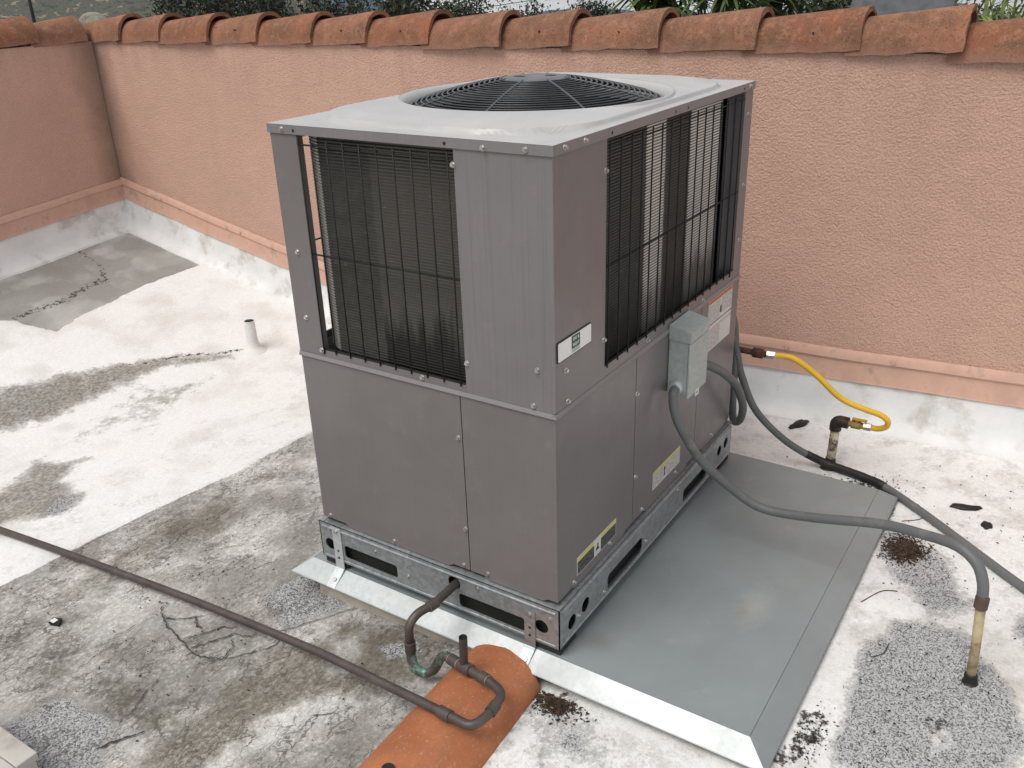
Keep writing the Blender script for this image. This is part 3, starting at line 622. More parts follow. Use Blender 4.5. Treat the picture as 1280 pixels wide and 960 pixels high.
MB().box((.010, .010, .128), (W-.010, D-.010, .700)).build('dark_core', DARK, ac)  # added dark filler block, stands for the shade behind the panel seams
def outl(u0, u1, z0, z1, tabs=True):
    if not tabs: return [(u0, z0), (u1, z0), (u1, z1), (u0, z1)]
    L = u1-u0; s = .018
    return [(u0, z0+.010), (u0+L*.16, z0+.010), (u0+L*.16+s, z0), (u1-L*.10-s, z0), (u1-L*.10, z0+.010), (u1, z0+.010), (u1, z1), (u0, z1)]
F0 = ((0, 0, 0), (0, -1, 0), (0, 0, 1)); R0 = ((0, 0, 0), (1, 0, 0), (0, 0, 1)); B0 = ((W, 0, 0), (0, 1, 0), (0, 0, 1)); L0 = ((0, D, 0), (-1, 0, 0), (0, 0, 1))
zb, ztp = ZR+.005, ZM-.0085
def lower(frame, u0, u1): return panel(MB(), outl(u0, u1, zb, ztp), [], frame, .006).build('lower_panel', PAINT, ac)
lower(F0, -D+.004, -.2795); lower(F0, -.2765, 0); lower(R0, .0062, .4345); lower(R0, .4375, .8965); lower(R0, .8995, W)
lower(B0, .0062, D); lower(L0, -W+.0062, -.0065)
# belt: folded drip lip between lower and upper case
def belt(frame, u0, u1):
    o_, U, V = [Vector(q) for q in frame]; N = U.cross(V); mb = MB(); pr = [(-.006, ZM-.0075), (.004, ZM-.0085), (.0055, ZM-.006), (.001, ZM+.004), (-.006, ZM+.004)]
    vs = [o_ + U*u + N*a + V*z for u in (u0, u1) for a, z in pr]; n = 5
    mb.add(vs, [(k, (k+1) % n, n+(k+1) % n, n+k) for k in range(n)] + [tuple(range(n)), tuple(range(n, 2*n))]); return mb.build('drip_lip', PAINT_HL if frame in (F0, R0) else PAINT, ac)
belt(F0, -D, .0035); belt(R0, -.0035, W); belt(B0, 0, D); belt(L0, -W, 0)
zu, ztop = ZM+.0045, LIP-.001
def plate(name, frame, u0, u1, z0, z1, mat=PAINT, th=.005): return panel(MB(), outl(u0, u1, z0, z1, False), [], frame, th).build(name, mat, ac)
# corner compartment panel, posts and sills
plate('corner_panel', F0, -.256, 0, zu, ztop, PAINTS); plate('corner_panel', R0, .0052, .246, zu, ztop, PAINT)
MB().box((.006, .235, zu), (.05, .2505, ztop)).build('coil_end_plate', DARK, ac); MB().box((.228, .006, zu), (.240, .05, ztop)).build('coil_end_plate', DARK, ac)
def post(x0_, x1_, y0_, y1_, name='post'): return MB().box((x0_, y0_, zu), (x1_, y1_, ztop), .0012).build(name, PAINT, ac)
post(0, .004, .741, D); post(.0042, .022, .741, .745, 'post_return'); post(.0042, .052, D-.004, D); 
MB().box((1.1500, .0305, zu), (1.1535, .135, ztop)).build('coil_end_plate', DARK, ac); post(1.155, W, 0, .004); post(1.155, 1.159, .0042, .030, 'post_return'); post(W-.004, W, .0042, .06); post(W-.004, W, D-.06, D-.0042); post(W-.06, W, D-.004, D)
MB().box((1.078, .0265, zu), (1.1545, .030, ztop)).build('coil_end_plate', plain('end_plate_grey', (.05, .055, .065), .5), ac)
plate('sill', F0, -.7405, -.2565, zu, .717); plate('sill', R0, .2465, 1.1545, zu, .727); plate('sill', L0, -W+.061, -.053, zu, .717); plate('sill', B0, .061, D-.061, zu, .717)
# condenser coil: bent fin pack + horizontal tubes
def arc(cx, cy, r, a0, a1, n=8): return [(cx + r*math.cos(R(a0+(a1-a0)*k/n)), cy + r*math.sin(R(a0+(a1-a0)*k/n))) for k in range(n+1)]
rc = .100; ins = .046
cp = [(ins, .252), (ins, .45)] + arc(ins+rc, D-ins-rc, rc, 180, 90) + [(.6, D-ins)] + arc(W-ins-rc, D-ins-rc, rc, 90, 0) + [(W-ins, .4)] + arc(W-ins-.03-rc, ins+rc, rc, 0, -90)[0:9] + [(.8, ins), (.5, ins), (.242, ins)]
cp = [Vector((a, b, 0)) for a, b in cp]
def offs(d):
    o_ = []
    for i, p in enumerate(cp):
        t = (cp[min(i+1, len(cp)-1)] - cp[max(i-1, 0)]).normalized(); o_.append(p + Vector((-t.y, t.x, 0))*d)
    return o_
oo, oi = offs(.008), offs(-.010); n = len(cp); z0c, z1c = .703, 1.288
fp = MB(); fp.add([(p.x, p.y, z) for z in (z0c, z1c) for L in (oo, oi) for p in L], [f for i in range(n-1) for f in ((i, i+1, 2*n+i+1, 2*n+i), (n+i+1, n+i, 3*n+i, 3*n+i+1), (2*n+i, 2*n+i+1, 3*n+i+1, 3*n+i))] + [(0, n, 3*n, 2*n), (n-1, 2*n-1, 4*n-1, 3*n-1)])
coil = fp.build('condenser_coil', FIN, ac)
ot = offs(.0125); rb = MB(); zz = z0c + .006
while zz < z1c - .004:
    rb.add([(p.x, p.y, zz-.0022) for p in oo] + [(p.x, p.y, zz) for p in ot] + [(p.x, p.y, zz+.0022) for p in oo], [f for i in range(n-1) for f in ((i, i+1, n+i+1, n+i), (n+i, n+i+1, 2*n+i+1, 2*n+i))]); zz += .0080
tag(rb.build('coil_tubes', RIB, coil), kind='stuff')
# wire guards
def wire(a, b, r=.0021): return tube(MB(), [a, b], r, 6).build('guard_wire', BLACK, ac, smooth=True)
for k in range(9): wire((-.0028, .271 + k*.0525, .709), (-.0028, .271 + k*.0525, 1.284))
wire((-.0028, .735, .703), (-.0028, .735, 1.284))
for zz in (1.268, .986, .716): wire((.0015, .2575 if zz > .8 else .258, zz), (.0015, .7395, zz), .0026)
for k in range(15): wire((.256 + k*.0578, -.0028, .719), (.256 + k*.0578, -.0028, 1.284))
wire((1.12, -.0028, .712), (1.12, -.0028, 1.284))
for zz in (1.268, .986, .726): wire((.2475, .0015, zz), (1.1535, .0015, zz), .0026)
for k in range(10): wire((.16 + k*.105, D+.0028, .703), (.16 + k*.105, D+.0028, 1.284))
for zz in (1.268, .986): wire((.053, D-.0015, zz), (W-.061, D-.0015, zz), .0026)
# cap: skirt, embossed top with orifice, fan guard, fan
cx, cy, RO = W/2, D/2, .382
ov = .004
mb = MB()
for (a, b) in (((-ov, -ov), (0-.0005, D+ov)), ((W+.0005, -ov), (W+ov, D+ov)), ((-.0005, -ov), (W+.0005, -.0005)), ((-.0005, D+.0005), (W+.0005, D+ov))): mb.box((a[0], a[1], LIP), (b[0], b[1], H-.001))
mb.build('cap_skirt', paint('cap_skirt_paint', (.20, .19, .195), .15), ac)
def caph(X, Y):
    hx, hy, rr = .568, .397, .24
    qx, qy = abs(X-cx)-hx+rr, abs(Y-cy)-hy+rr
    d = math.hypot(max(qx, 0), max(qy, 0)) + min(max(qx, qy), 0) - rr
    s1 = min(1, max(0, -d/.008)); s2 = min(1, max(0, (-d-.012)/.07)); sm = lambda t: t*t*(3-2*t)
    return .0125*sm(s1) + .0085*sm(s2)
NT, NRr = 240, 60
angs = sorted(set([2*math.pi*k/NT for k in range(NT)] + [math.atan2(sy*(D/2+ov), sx*(W/2+ov)) % (2*math.pi) for sx in (-1, 1) for sy in (-1, 1)]))
vs = []; NTT = len(angs)
for a in angs:
    c_, s_ = math.cos(a), math.sin(a); rmax = min((W/2+ov)/abs(c_) if abs(c_) > 1e-9 else 9, (D/2+ov)/abs(s_) if abs(s_) > 1e-9 else 9)
    for dr, dz in ((-.026, -.055), (-.025, -.030), (-.020, -.014), (-.012, -.005), (-.004, -.0008)): X, Y = cx+c_*(RO+dr+.004), cy+s_*(RO+dr+.004); vs.append((X, Y, H+.021+dz))
    for k in range(NRr+1):
        t = k/NRr; r = RO + (rmax-RO)*t; X, Y = cx+c_*r, cy+s_*r
        vs.append((X, Y, H + caph(X, Y) if k < NRr else H-.0005))
m_ = NRr+6
# near the short sides the orifice rim reaches past the embossing: keep the rim itself level
vs2 = []
for i, q in enumerate(vs):
    k = i % m_
    if 5 <= k < m_-1:
        rr_ = math.hypot(q[0]-cx, q[1]-cy); t = max(0, 1-(rr_-RO)/.014); q = (q[0], q[1], max(q[2], H + .021*t*t*(3-2*t) if t < 1 else H+.021))
    vs2.append(q)
fs = [(i*m_+k, ((i+1) % NTT)*m_+k, ((i+1) % NTT)*m_+k+1, i*m_+k+1) for i in range(NTT) for k in range(m_-1)]
MB().add(vs2, fs).build('cap', CAP, ac, smooth='auto')
# guard
def torus(mb, r, z, tr, n=72, m=6):
    tube_v = [(cx + (r+tr*math.cos(b))*math.cos(a), cy + (r+tr*math.cos(b))*math.sin(a), z+tr*math.sin(b)) for a in [2*math.pi*i/n for i in range(n)] for b in [2*math.pi*j/m for j in range(m)]]
    mb.add(tube_v, [(i*m+j, ((i+1) % n)*m+j, ((i+1) % n)*m+(j+1) % m, i*m+(j+1) % m) for i in range(n) for j in range(m)]); return mb
gz = lambda r: H + .001 + .066*(1-(r/.350)**1.5)
k = 0; r = .098
while r < .345:
    torus(MB(), r, gz(r), .0026).build('guard_ring', GRILLE, ac, smooth=True); r += .0148
torus(MB(), .351, H-.003, .0038).build('guard_rim', GRILLE, ac, smooth=True)
SPOKE = plain('guard_spoke_grey', (.075, .078, .085), .35)
for i in range(8):
    a = 2*math.pi*(i+.2)/8
    tube(MB(), [(cx+r_*math.cos(a), cy+r_*math.sin(a), gz(r_)+.0015) for r_ in [.085+.265*j/10 for j in range(11)]], .0030, 6).build('guard_spoke', SPOKE, ac, smooth=True)
hp = MB(); n = 40; prof = [(0, .0015), (.060, .0015), (.088, .0), (.094, -.004), (.094, -.007)]
vsp = []
for (r_, dz) in prof[1:]: vsp += [(cx+r_*math.cos(2*math.pi*i/n), cy+r_*math.sin(2*math.pi*i/n), gz(.094)+.004+dz) for i in range(n)]
fsp = [tuple(range(n))] + [(j*n+i, j*n+(i+1) % n, (j+1)*n+(i+1) % n, (j+1)*n+i) for j in range(3) for i in range(n)]
hub = hp.add(vsp, fsp).build('hub_plate', PLATE, ac, smooth='auto')
for sgn in (-1, 1):
    d = Vector((right.x, right.y, 0)).normalized()*.043*sgn; s = MB(); s.add([(cx+d.x+.018*math.cos(t_)*.6, cy+d.y+.018*math.sin(t_), gz(.094)+.0062) for t_ in [2*math.pi*i/12 for i in range(12)]], [tuple(range(12))]); s.build('slot', DARK, hub)
# fan below the guard
sh = MB(); tubev = [(cx+.372*math.cos(2*math.pi*i/48), cy+.372*math.sin(2*math.pi*i/48), z_) for z_ in (.98, H-.012) for i in range(48)]
sh.add(tubev, [(i, (i+1) % 48, 48+(i+1) % 48, 48+i) for i in range(48)]); sh.build('fan_shroud', DARK, ac, smooth=True)
MB().add([(cx+.372*math.cos(2*math.pi*i/48), cy+.372*math.sin(2*math.pi*i/48), .985) for i in range(48)], [tuple(range(48))]).build('fan_floor', DARK, ac)
FANM = plain('fan_blade', (.05, .055, .065), .45, .3)
tube(MB(), [(cx, cy, 1.12), (cx, cy, 1.27), (cx, cy, 1.275)], [.075, .075, .05], 24).build('fan_motor', DARK, ac, smooth='auto')
for i in range(4):
    a0 = math.pi*i/2 + .3; b_ = MB(); bv = []
    for j in range(7):
        r_ = .07 + .27*j/6
        for kk in range(6):
            a = a0 + (kk/5-.5)*(1.05+.15*j/6); bv.append((cx+r_*math.cos(a), cy+r_*math.sin(a), 1.215 + (kk/5-.5)*.085*(1-.35*j/6)))
    b_.add(bv, [(j*6+kk, j*6+kk+1, (j+1)*6+kk+1, (j+1)*6+kk) for j in range(6) for kk in range(5)]); b_.build('fan_blade', FANM, ac, smooth=True)
# screws
for (yy, zz) in ((.291, .558), (.286, .281), (.047, .799), (.060, .705), (.258, 1.256), (.250, .775), (.395, .706), (.745, .712), (.790, .985), (.790, .80), (.30, .158), (.80, .158), (.55, .150), (.22, .158)): screw((0, yy, zz), (-1, 0, 0), ac)
for (yy, zz) in ((.785, 1.304), (.172, 1.299), (.063, 1.303)): screw((-ov, yy, zz), (-1, 0, 0), ac)
for (xx, zz) in ((.049, .790), (.058, .706), (.442, .568), (.448, .299), (.240, 1.22), (.240, .80), (.50, .708), (.90, .70), (1.19, 1.22), (1.19, 1.0), (1.19, .82), (.085, .160), (.29, .162), (.50, .160), (.75, .162), (1.05, .160)): screw((xx, 0, zz), (0, -1, 0), ac)
for (xx, zz) in ((.045, 1.304), (.135, 1.304), (1.18, 1.304)): screw((xx, -ov, zz), (0, -1, 0), ac)
for (xx, zz) in ((.092, .048), (.240, .030), (.515, .040), (.75, .10)): screw((xx, -e, zz), (0, -1, 0), ac)
for (yy, zz) in ((.80, .115), (.50, .05), (.02, .095), (.25, .105), (.62, .095)): screw((-e, yy, zz), (-1, 0, 0), ac)
hm = bpy.data.meshes.new('skirt_hole'); hm.from_pydata([(.0042*math.cos(2*math.pi*i/10), .0042*math.sin(2*math.pi*i/10), .0004) for i in range(10)], [], [tuple(range(10))]); hm.materials.append(DARK)
for yy in (.745, .276): screw((-ov, yy, 1.302), (-1, 0, 0), ac, hm, 'skirt_hole')
for xx in (.262, .62, .70, 1.13): screw((xx, -ov, 1.302), (0, -1, 0), ac, hm, 'skirt_hole')
# badge with lettering
def text_mesh(s, size, frame, parent, mat, name, sx=1., bold=0.):
    cu = bpy.data.curves.new(name, 'FONT'); cu.body = s; cu.size = size; cu.align_x = 'CENTER'; cu.align_y = 'CENTER'; cu.extrude = .0002; cu.offset = bold
    t_ = bpy.data.objects.new(name, cu); col.objects.link(t_); bpy.context.view_layer.update()
    me = bpy.data.meshes.new_from_object(t_.evaluated_get(bpy.context.evaluated_depsgraph_get())); bpy.data.objects.remove(t_)
    o_, U, V = [Vector(q) for q in frame]; N = U.cross(V); o_ = o_ - root_loc(parent)
    for v_ in me.vertices: c_ = v_.co.copy(); v_.co = o_ + U*c_.x*sx + V*c_.y + N*c_.z
    me.materials.clear(); me.materials.append(mat); me.name = name
    o2 = bpy.data.objects.new(name, me); col.objects.link(o2); o2.parent = parent; return o2
bdg = panel(MB(), slot(.008, .170, .8205, .8715, .004), [], ((0, -.0030, 0), (1, 0, 0), (0, 0, 1)), .0028).build('badge', LABELK, ac)
panel(MB(), slot(.0105, .1675, .8230, .8695, .003), [], ((0, -.0036, 0), (1, 0, 0), (0, 0, 1)), .0008).build('badge_face', BADGEW, bdg)
panel(MB(), slot(.072, .111, .8365, .8675, .001), [], ((0, -.0042, 0), (1, 0, 0), (0, 0, 1)), .0006).build('badge_emblem', GREEN, bdg)
panel(MB(), slot(.072, .111, .8260, .8355, .0005), [], ((0, -.0040, 0), (1, 0, 0), (0, 0, 1)), .0005).build('badge_strip', plain('badge_grey', (.42, .47, .45), .5), bdg)
for s, zz in (('DAY &', .8592), ('NIGHT', .8447)): text_mesh(s, .0108, ((.0915, -.0046, zz), (1, 0, 0), (0, 0, 1)), bdg, BADGEW, 'lettering', .90, .0001)
text_mesh('HEATING & COOLING', .0042, ((.0915, -.0043, .8308), (1, 0, 0), (0, 0, 1)), bdg, LABELK, 'lettering', .75) if False else None
# warning labels
def rect(name, u0, u1, v0, v1, mat, parent, d=.0008): return panel(MB(), [(u0, v0), (u1, v0), (u1, v1), (u0, v1)], [], ((0, -d, 0), (1, 0, 0), (0, 0, 1)), .0006).build(name, mat, parent)
lb = rect('warning_label', .101, .328, .170, .226, LABELW, ac)
for a, b in ((.104, .196), (.236, .325)): rect('label_header', a, b, .212, .2245, LABELY, lb, .0014); rect('label_text', a, b, .1725, .2105, PRINTK, lb, .0014)
panel(MB(), [(.206, .186), (.226, .186), (.224, .192), (.219, .194), (.221, .206), (.216, .207), (.213, .196), (.208, .192)], [], ((0, -.0014, 0), (1, 0, 0), (0, 0, 1)), .0006).build('label_pictogram', LABELK, lb)
lb = rect('warning_label', .572, .777, .186, .248, LABELW, ac); rect('label_header', .574, .775, .236, .2465, LABELY, lb, .0014); rect('label_text', .574, .648, .190, .234, PRINTW, lb, .0014); rect('label_text', .668, .775, .190, .234, PRINTW, lb, .0014)
panel(MB(), [(.652, .196), (.664, .200), (.660, .212), (.665, .222), (.660, .232), (.653, .226), (.656, .214)], [], ((0, -.0014, 0), (1, 0, 0), (0, 0, 1)), .0006).build('label_pictogram', LABELK, lb)
lb = rect('instruction_label', .953, 1.163, .500, .676, LABELW, ac); rect('label_header', .956, 1.160, .664, .674, LABELO, lb, .0014); rect('label_text', .956, 1.055, .596, .661, PRINTW, lb, .0014); rect('label_text', 1.068, 1.160, .604, .661, PRINTW, lb, .0014)
rect('label_rule', .956, 1.160, .590, .5925, LABELK, lb, .0014); rect('label_rule', .956, 1.160, .574, .5755, LABELO, lb, .0014); rect('label_text', .956, 1.06, .503, .570, PRINTW, lb, .0014); rect('label_text', 1.07, 1.160, .515, .570, LABELW, lb, .0014)
panel(MB(), slot(1.055, 1.068, .61, .634, .005), [], ((0, -.002, 0), (1, 0, 0), (0, 0, 1)), .0006).build('label_pictogram', LABELK, lb)

# ------------------------------------------------------------------ hold-down straps
def strap(Y, zt_, label, wd=.017):
    root = empty('hold_down_strap', (-.03, Y, -.045), label, 'strap', 'straps bolting the unit to the platform')
    pr = [(-e-.0006, zt_), (-e-.0008, .05), (-.0125, -.012), (-.016, -.020), (-.030, -.0325), (-.058, -.0545), (-.064, -.060)]
    pf = catmull([(a, Y, z_) for a, z_ in pr], 4); mb = MB(); n = len(pf)
    vs = [(p.x - (.0026 if s else 0), p.y+q*wd + .004*math.sin(p.z*30)*0, p.z + (.0022 if s else .0004)) for s in (0, 1) for q in (-1, 1) for p in pf]
    mb.add(vs, [f for i in range(n-1) for f in ((i, i+1, n+i+1, n+i), (2*n+i, 2*n+i+1, 3*n+i+1, 3*n+i), (i, i+1, 2*n+i+1, 2*n+i), (n+i, n+i+1, 3*n+i+1, 3*n+i))] + [(0, n, 3*n, 2*n), (n-1, 2*n-1, 4*n-1, 3*n-1)])
    mb.build('band', GALVB if zt_ > .12 else GALV, root, smooth=False)
    for q in (-.4, .4): pass
    screw((-.044, Y-.003, -.0425), (-.62, 0, .78), root, screw_mesh('bolt', .007)); screw((-e-.0034, Y, zt_-.012), (-1, 0, 0), root)
    for zz in (.02, .045): screw((-e-.0036 - (.0008 if zz < .03 else 0), Y, zz), (-1, 0, 0), root, hm, 'strap_hole')
    return root
strap(.772, .128, 'bright galvanised strap on the base rail away from the drain trap'); strap(.080, .100, 'brownish galvanised strap on the base rail beside the loose clay tile')

# ------------------------------------------------------------------ electrical disconnect and conduits
bx = empty('electrical_box', (.715, 0, .49), 'weathered galvanised electrical disconnect box mounted on the side of the unit', 'electrical box')
MB().box((.648, -.062, .490), (.782, -.0015, .672), .002).build('enclosure', BOXG, bx)
bm = bmesh.new()
q = [(.643, -.0015, .706), (.787, -.0015, .706), (.787, -.071, .690), (.643, -.071, .690), (.643, -.0015, .660), (.787, -.0015, .660), (.787, -.071, .656), (.643, -.071, .656)]
V_ = [bm.verts.new(p) for p in q]
for f in ((0, 3, 2, 1), (4, 5, 6, 7), (0, 1, 5, 4), (1, 2, 6, 5), (2, 3, 7, 6), (3, 0, 4, 7)): bm.faces.new([V_[i] for i in f])
bmesh.ops.bevel(bm, geom=bm.edges[:], offset=.002, segments=2, affect='EDGES'); MB().frombm(bm).build('hood', BOXG, bx)
MB().box((.645, -.070, .482), (.785, -.0632, .655), .002).build('door', BOXG, bx)
panel(MB(), slot(.700, .728, .468, .490, .003), [circ(.714, .478, .005)], ((0, -.0705, 0), (1, 0, 0), (0, 0, 1)), .002).build('hasp', GALVB, bx)
tube(MB(), [(.6475, -.032, .512), (.640, -.032, .512), (.632, -.032, .511)], [.022, .022, .019], 16).build('conduit_fitting', GALVB, bx, smooth='auto')
cd = [(.634, -.032, .511), (.612, -.037, .500), (.600, -.050, .455), (.606, -.075, .395), (.650, -.125, .285), (.700, -.205, .190), (.716, -.300, .140), (.705, -.452, .163)]
cd += [(.655, -.64, .232), (.600, -.760, .270), (.555, -.845, .290), (.530, -.895, .272), (.518, -.918, .230), (.515, -.925, .180)]
wp = empty('flexible_conduit', (.62, -.05, .4), 'grey flexible conduit arching from the electrical box to a rusty pipe stub', 'conduit')
tube(MB(), catmull(cd, 10), [.0140*(1+.012*((i//2) % 2)) for i in range(len(cd)*10-9)], 14).build('sheath', CONDUIT, wp, smooth=True)
tube(MB(), [(.5148, -.925, .192), (.5140, -.925, .190), (.5122, -.925, .160), (.5118, -.925, .158)], [.0150, .0168, .0165, .0145], 14).build('coupling', plain('brown_coupling', (.085, .055, .04), .7, 0, .3, 40), wp, smooth='auto')
sb = empty('pipe_stub', (.50, -.94, -.065), 'weathered tan pipe stub rising from the granule patch', 'pipe')
tube(MB(), [(.498, -.940, -.075), (.504, -.934, .05), (.511, -.926, .160)], .0118, 14, wob=.03).build('pipe', STUBM, sb, smooth=True)
tube(MB(), catmull([(.497, -.940, -.075), (.498, -.940, -.062), (.499, -.939, -.048), (.4995, -.9385, -.036)], 4), [.030, .027, .023, .021, .0195, .0180, .0165, .0160, .0158, .0156, .0154, .0152, .0150], 14, wob=.10).build('tar_collar', TAPE, sb, smooth=True)
lp = empty('flexible_conduit', (1.0, -.05, .4), 'grey conduit looping from the electrical box round the rear edge of the unit', 'conduit')
tube(MB(), catmull([(.776, -.034, .530), (.83, -.040, .520), (.925, -.048, .470), (1.0, -.058, .420), (1.105, -.062, .335), (1.205, -.055, .221), (1.270, -.028, .130), (1.294, .004, .110), (1.288, .012, .20), (1.280, .014, .389), (1.276, .026, .50), (1.262, .05, .56), (1.232, .08, .58)], 8), .0145, 12).build('sheath', CONDUIT, lp, smooth=True)
c3 = [(1.226, .03, .47), (1.262, .018, .44), (1.282, .004, .37), (1.298, -.012, .290), (1.335, -.066, .144), (1.400, -.176, .012), (1.450, -.303, -.062), (1.432, -.410, -.066), (1.390, -.520, -.062), (1.290, -.65, -.057), (1.180, -.775, -.052), (1.060, -.905, -.046), (.960, -1.020, -.042), (.80, -1.22, -.034), (.6, -1.5, -.022)]
lc = empty('roof_conduit', (1.4, -.4, -.07), 'grey conduit running down behind the unit and across the roof past the gas riser', 'conduit')
P3 = catmull(c3, 8); tube(MB(), P3, .0135, 12).build('sheath', CONDUIT, lc, smooth=True)
tube(MB(), [p + Vector((0, 0, .0005)) for p in P3[44:66]], .0155, 12, wob=.05).build('tar_wrap', TAPE, lc, smooth=True)

# ------------------------------------------------------------------ gas line
gp = empty('gas_hose', (1.4, -.3, .3), 'yellow flexible gas hose between the rusty unit pipe and the tarred riser', 'gas hose')
gh = [(1.318, -.112, .383), (1.328, -.150, .384), (1.335, -.190, .375), (1.362, -.257, .322), (1.400, -.340, .236), (1.428, -.420, .199), (1.445, -.470, .182), (1.457, -.497, .160), (1.466, -.496, .132), (1.473, -.470, .113), (1.475, -.441, .110)]
tube(MB(), catmull(gh, 8), .0105, 12).build('hose', YELLOW, gp, smooth=True)
tube(MB(), [(1.313, -.088, .384), (1.3135, -.090, .384), (1.319, -.118, .383), (1.3195, -.120, .383)], [.010, .015, .015, .010], 6).build('flare_nut', STEEL, gp)
tube(MB(), [(1.475, -.446, .110), (1.475, -.444, .110), (1.475, -.418, .109)], [.011, .0145, .0145], 6).build('flare_nut', STEEL, gp)
gi = empty('gas_pipe', (1.3, 0, .38), 'short rusty iron gas pipe with coupling coming round the unit corner', 'pipe')
tube(MB(), fillet([(1.226, .05, .391), (1.298, .05, .391), (1.312, -.088, .384)], .03), .0115, 12).build('pipe', RUST, gi, smooth=True)
tube(MB(), [(1.3075, -.040, .386), (1.308, -.043, .386), (1.3115, -.078, .3845), (1.312, -.081, .3843)], [.013, .018, .018, .013], 12).build('coupling', RUST, gi, smooth='auto')
gr_ = empty('gas_riser', (1.475, -.32, -.09), 'tar streaked white riser pipe with black elbow and brass shut-off valve', 'gas pipe')
tube(MB(), [(1.468, -.318, -.10), (1.474, -.321, .0), (1.477, -.321, .088)], .0165, 14, wob=.02).build('riser', RISER, gr_, smooth=True)
tube(MB(), catmull([(1.468, -.318, -.10), (1.469, -.318, -.085), (1.471, -.319, -.06), (1.472, -.320, -.045)], 3), [.042, .038, .034, .030, .027, .025, .023, .021, .020, .018], 14, wob=.12).build('tar_collar', TAPE, gr_, smooth=True)
tube(MB(), fillet([(1.477, -.321, .070), (1.4765, -.321, .108), (1.475, -.365, .108)], .022), .0215, 14).build('elbow', IRON, gr_, smooth='auto')
va = tube(MB(), [(1.475, -.362, .108), (1.475, -.375, .1085), (1.475, -.376, .1085), (1.475, -.408, .109), (1.475, -.409, .109), (1.475, -.420, .109)], [.012, .012, .0165, .0165, .012, .012], 8).build('valve', BRASS, gr_, smooth='auto')
mb = MB().box((1.466, -.428, .128), (1.482, -.376, .134), .002); tube(mb, [(1.475, -.392, .118), (1.475, -.392, .129)], .006, 8); mb.build('handle', plain('valve_handle', (.60, .36, .06), .5), va)

# ------------------------------------------------------------------ copper condensate drain
dr = empty('condensate_drain', (-.19, .3, -.1), 'aged copper drain trap with vent stub and long pipe crossing the roof', 'drain pipe')
rad = .0122
pA = fillet([(.03, .322, .096), (-.110, .325, .089), (-.160, .345, .084), (-.190, .352, .062), (-.192, .352, -.02)], .034, 6)
tube(MB(), pA, rad, 14).build('outlet_pipe', COPPER, dr, smooth=True)
pB = catmull([(-.192, .352, -.018), (-.196, .347, -.046), (-.201, .333, -.066), (-.195, .310, -.078), (-.183, .285, -.066), (-.177, .272, -.040), (-.173, .262, -.020), (-.171, .246, -.010), (-.175, .222, -.010)], 6)
tube(MB(), pB, rad*1.1, 14).build('trap_bend', PATINA, dr, smooth=True)
pC = fillet([(-.175, .224, -.010), (-.184, .180, -.004), (-.205, .070, .006), (-.225, .028, .008), (-.300, .020, .008), (-.352, .034, .006), (-.340, .165, -.006), (-.287, .605, -.072)], .034, 6) + [Vector(p) for p in catmull([(-.287, .605, -.072), (-.284, 1.126, -.113), (-.312, 1.721, -.143), (-.342, 2.176, -.164), (-.40, 2.9, -.19)], 8)[1:]]
tube(MB(), pC, rad, 14).build('discharge_pipe', COPPER, dr, smooth=True)
tube(MB(), [(-.184, .180, -.018), (-.185, .176, .03), (-.187, .172, .098)], .0112, 14, cap=False).build('vent_stub', COPPER, dr, smooth=True)
MB().add([(-.187+.0095*math.cos(2*math.pi*i/14), .172+.0095*math.sin(2*math.pi*i/14), .090) for i in range(14)], [tuple(range(14))]).build('vent_bore', DARK, dr)
def fit_(a, b, m=COPPER, k=1.28):
    a, b = Vector(a), Vector(b); d = (b-a); tube(MB(), [a, a+d*.03, b-d*.03, b], [rad*1.02, rad*k, rad*k, rad*1.02], 14).build('solder_fitting', m, dr, smooth='auto')
fit_((-.100, .3245, .0895), (-.128, .331, .087)); fit_((-.1915, .352, .008), (-.192, .352, -.026)); fit_((-.1735, .230, -.010), (-.1795, .200, -.007)); fit_((-.1815, .193, -.006), (-.190, .150, -.001), COPPER, 1.36); fit_((-.196, .117, .002), (-.201, .090, .0045)); fit_((-.262, .0235, .008), (-.292, .0215, .008)); fit_((-.346, .100, 0), (-.342, .140, -.004))
for a, b in (((-.124, .330, .0873), (-.128, .331, .087)), ((-.1798, .199, -.0068), (-.1815, .193, -.006)), ((-.201, .090, .0045), (-.202, .086, .0048)), ((-.173, .233, -.010), (-.1738, .228, -.010))): fit_(a, b, SOLDER, 1.24)
# loose clay tile under the drain
lt = empty('clay_tile', (-.28, .14, -.11), 'loose smooth orange clay barrel tile lying under the copper drain loop', 'clay tile')
bm = bmesh.new(); rings = []; NL, NA = 24, 24
for shl in (0, 1):
    for i in range(NL+1):
        t = i/NL; L = -.072 - .52*t; row = []
        for k in range(NA+1):
            a = math.pi*k/NA; rr = (.128 + .006*t) - shl*.015; c_, s_ = math.cos(a), math.sin(a)
            endr = (.018*(s_**1.5) + random.uniform(-.0015, .0015))*(1-t)**6     # far end slightly rounded
            row.append(bm.verts.new((L+endr*1.3 - .001*random.random(), .140 + rr*c_ - .018*t, -.116 + rr*.70*s_ + random.uniform(-.0006, .0006))))
        rings.append(row)
n = NL+1
for i in range(NL):
    for k in range(NA): bm.faces.new((rings[i][k], rings[i][k+1], rings[i+1][k+1], rings[i+1][k])); bm.faces.new((rings[n+i][k+1], rings[n+i][k], rings[n+i+1][k], rings[n+i+1][k+1]))
for i in (0, NL):
    for k in range(NA): bm.faces.new((rings[i][k], rings[i][k+1], rings[n+i][k+1], rings[n+i][k]))
for k in (0, NA):
    for i in range(NL): bm.faces.new((rings[i][k], rings[i+1][k], rings[n+i+1][k], rings[n+i][k]))
MB().frombm(bm).build('tile_body', TILE2, lt, smooth='auto')
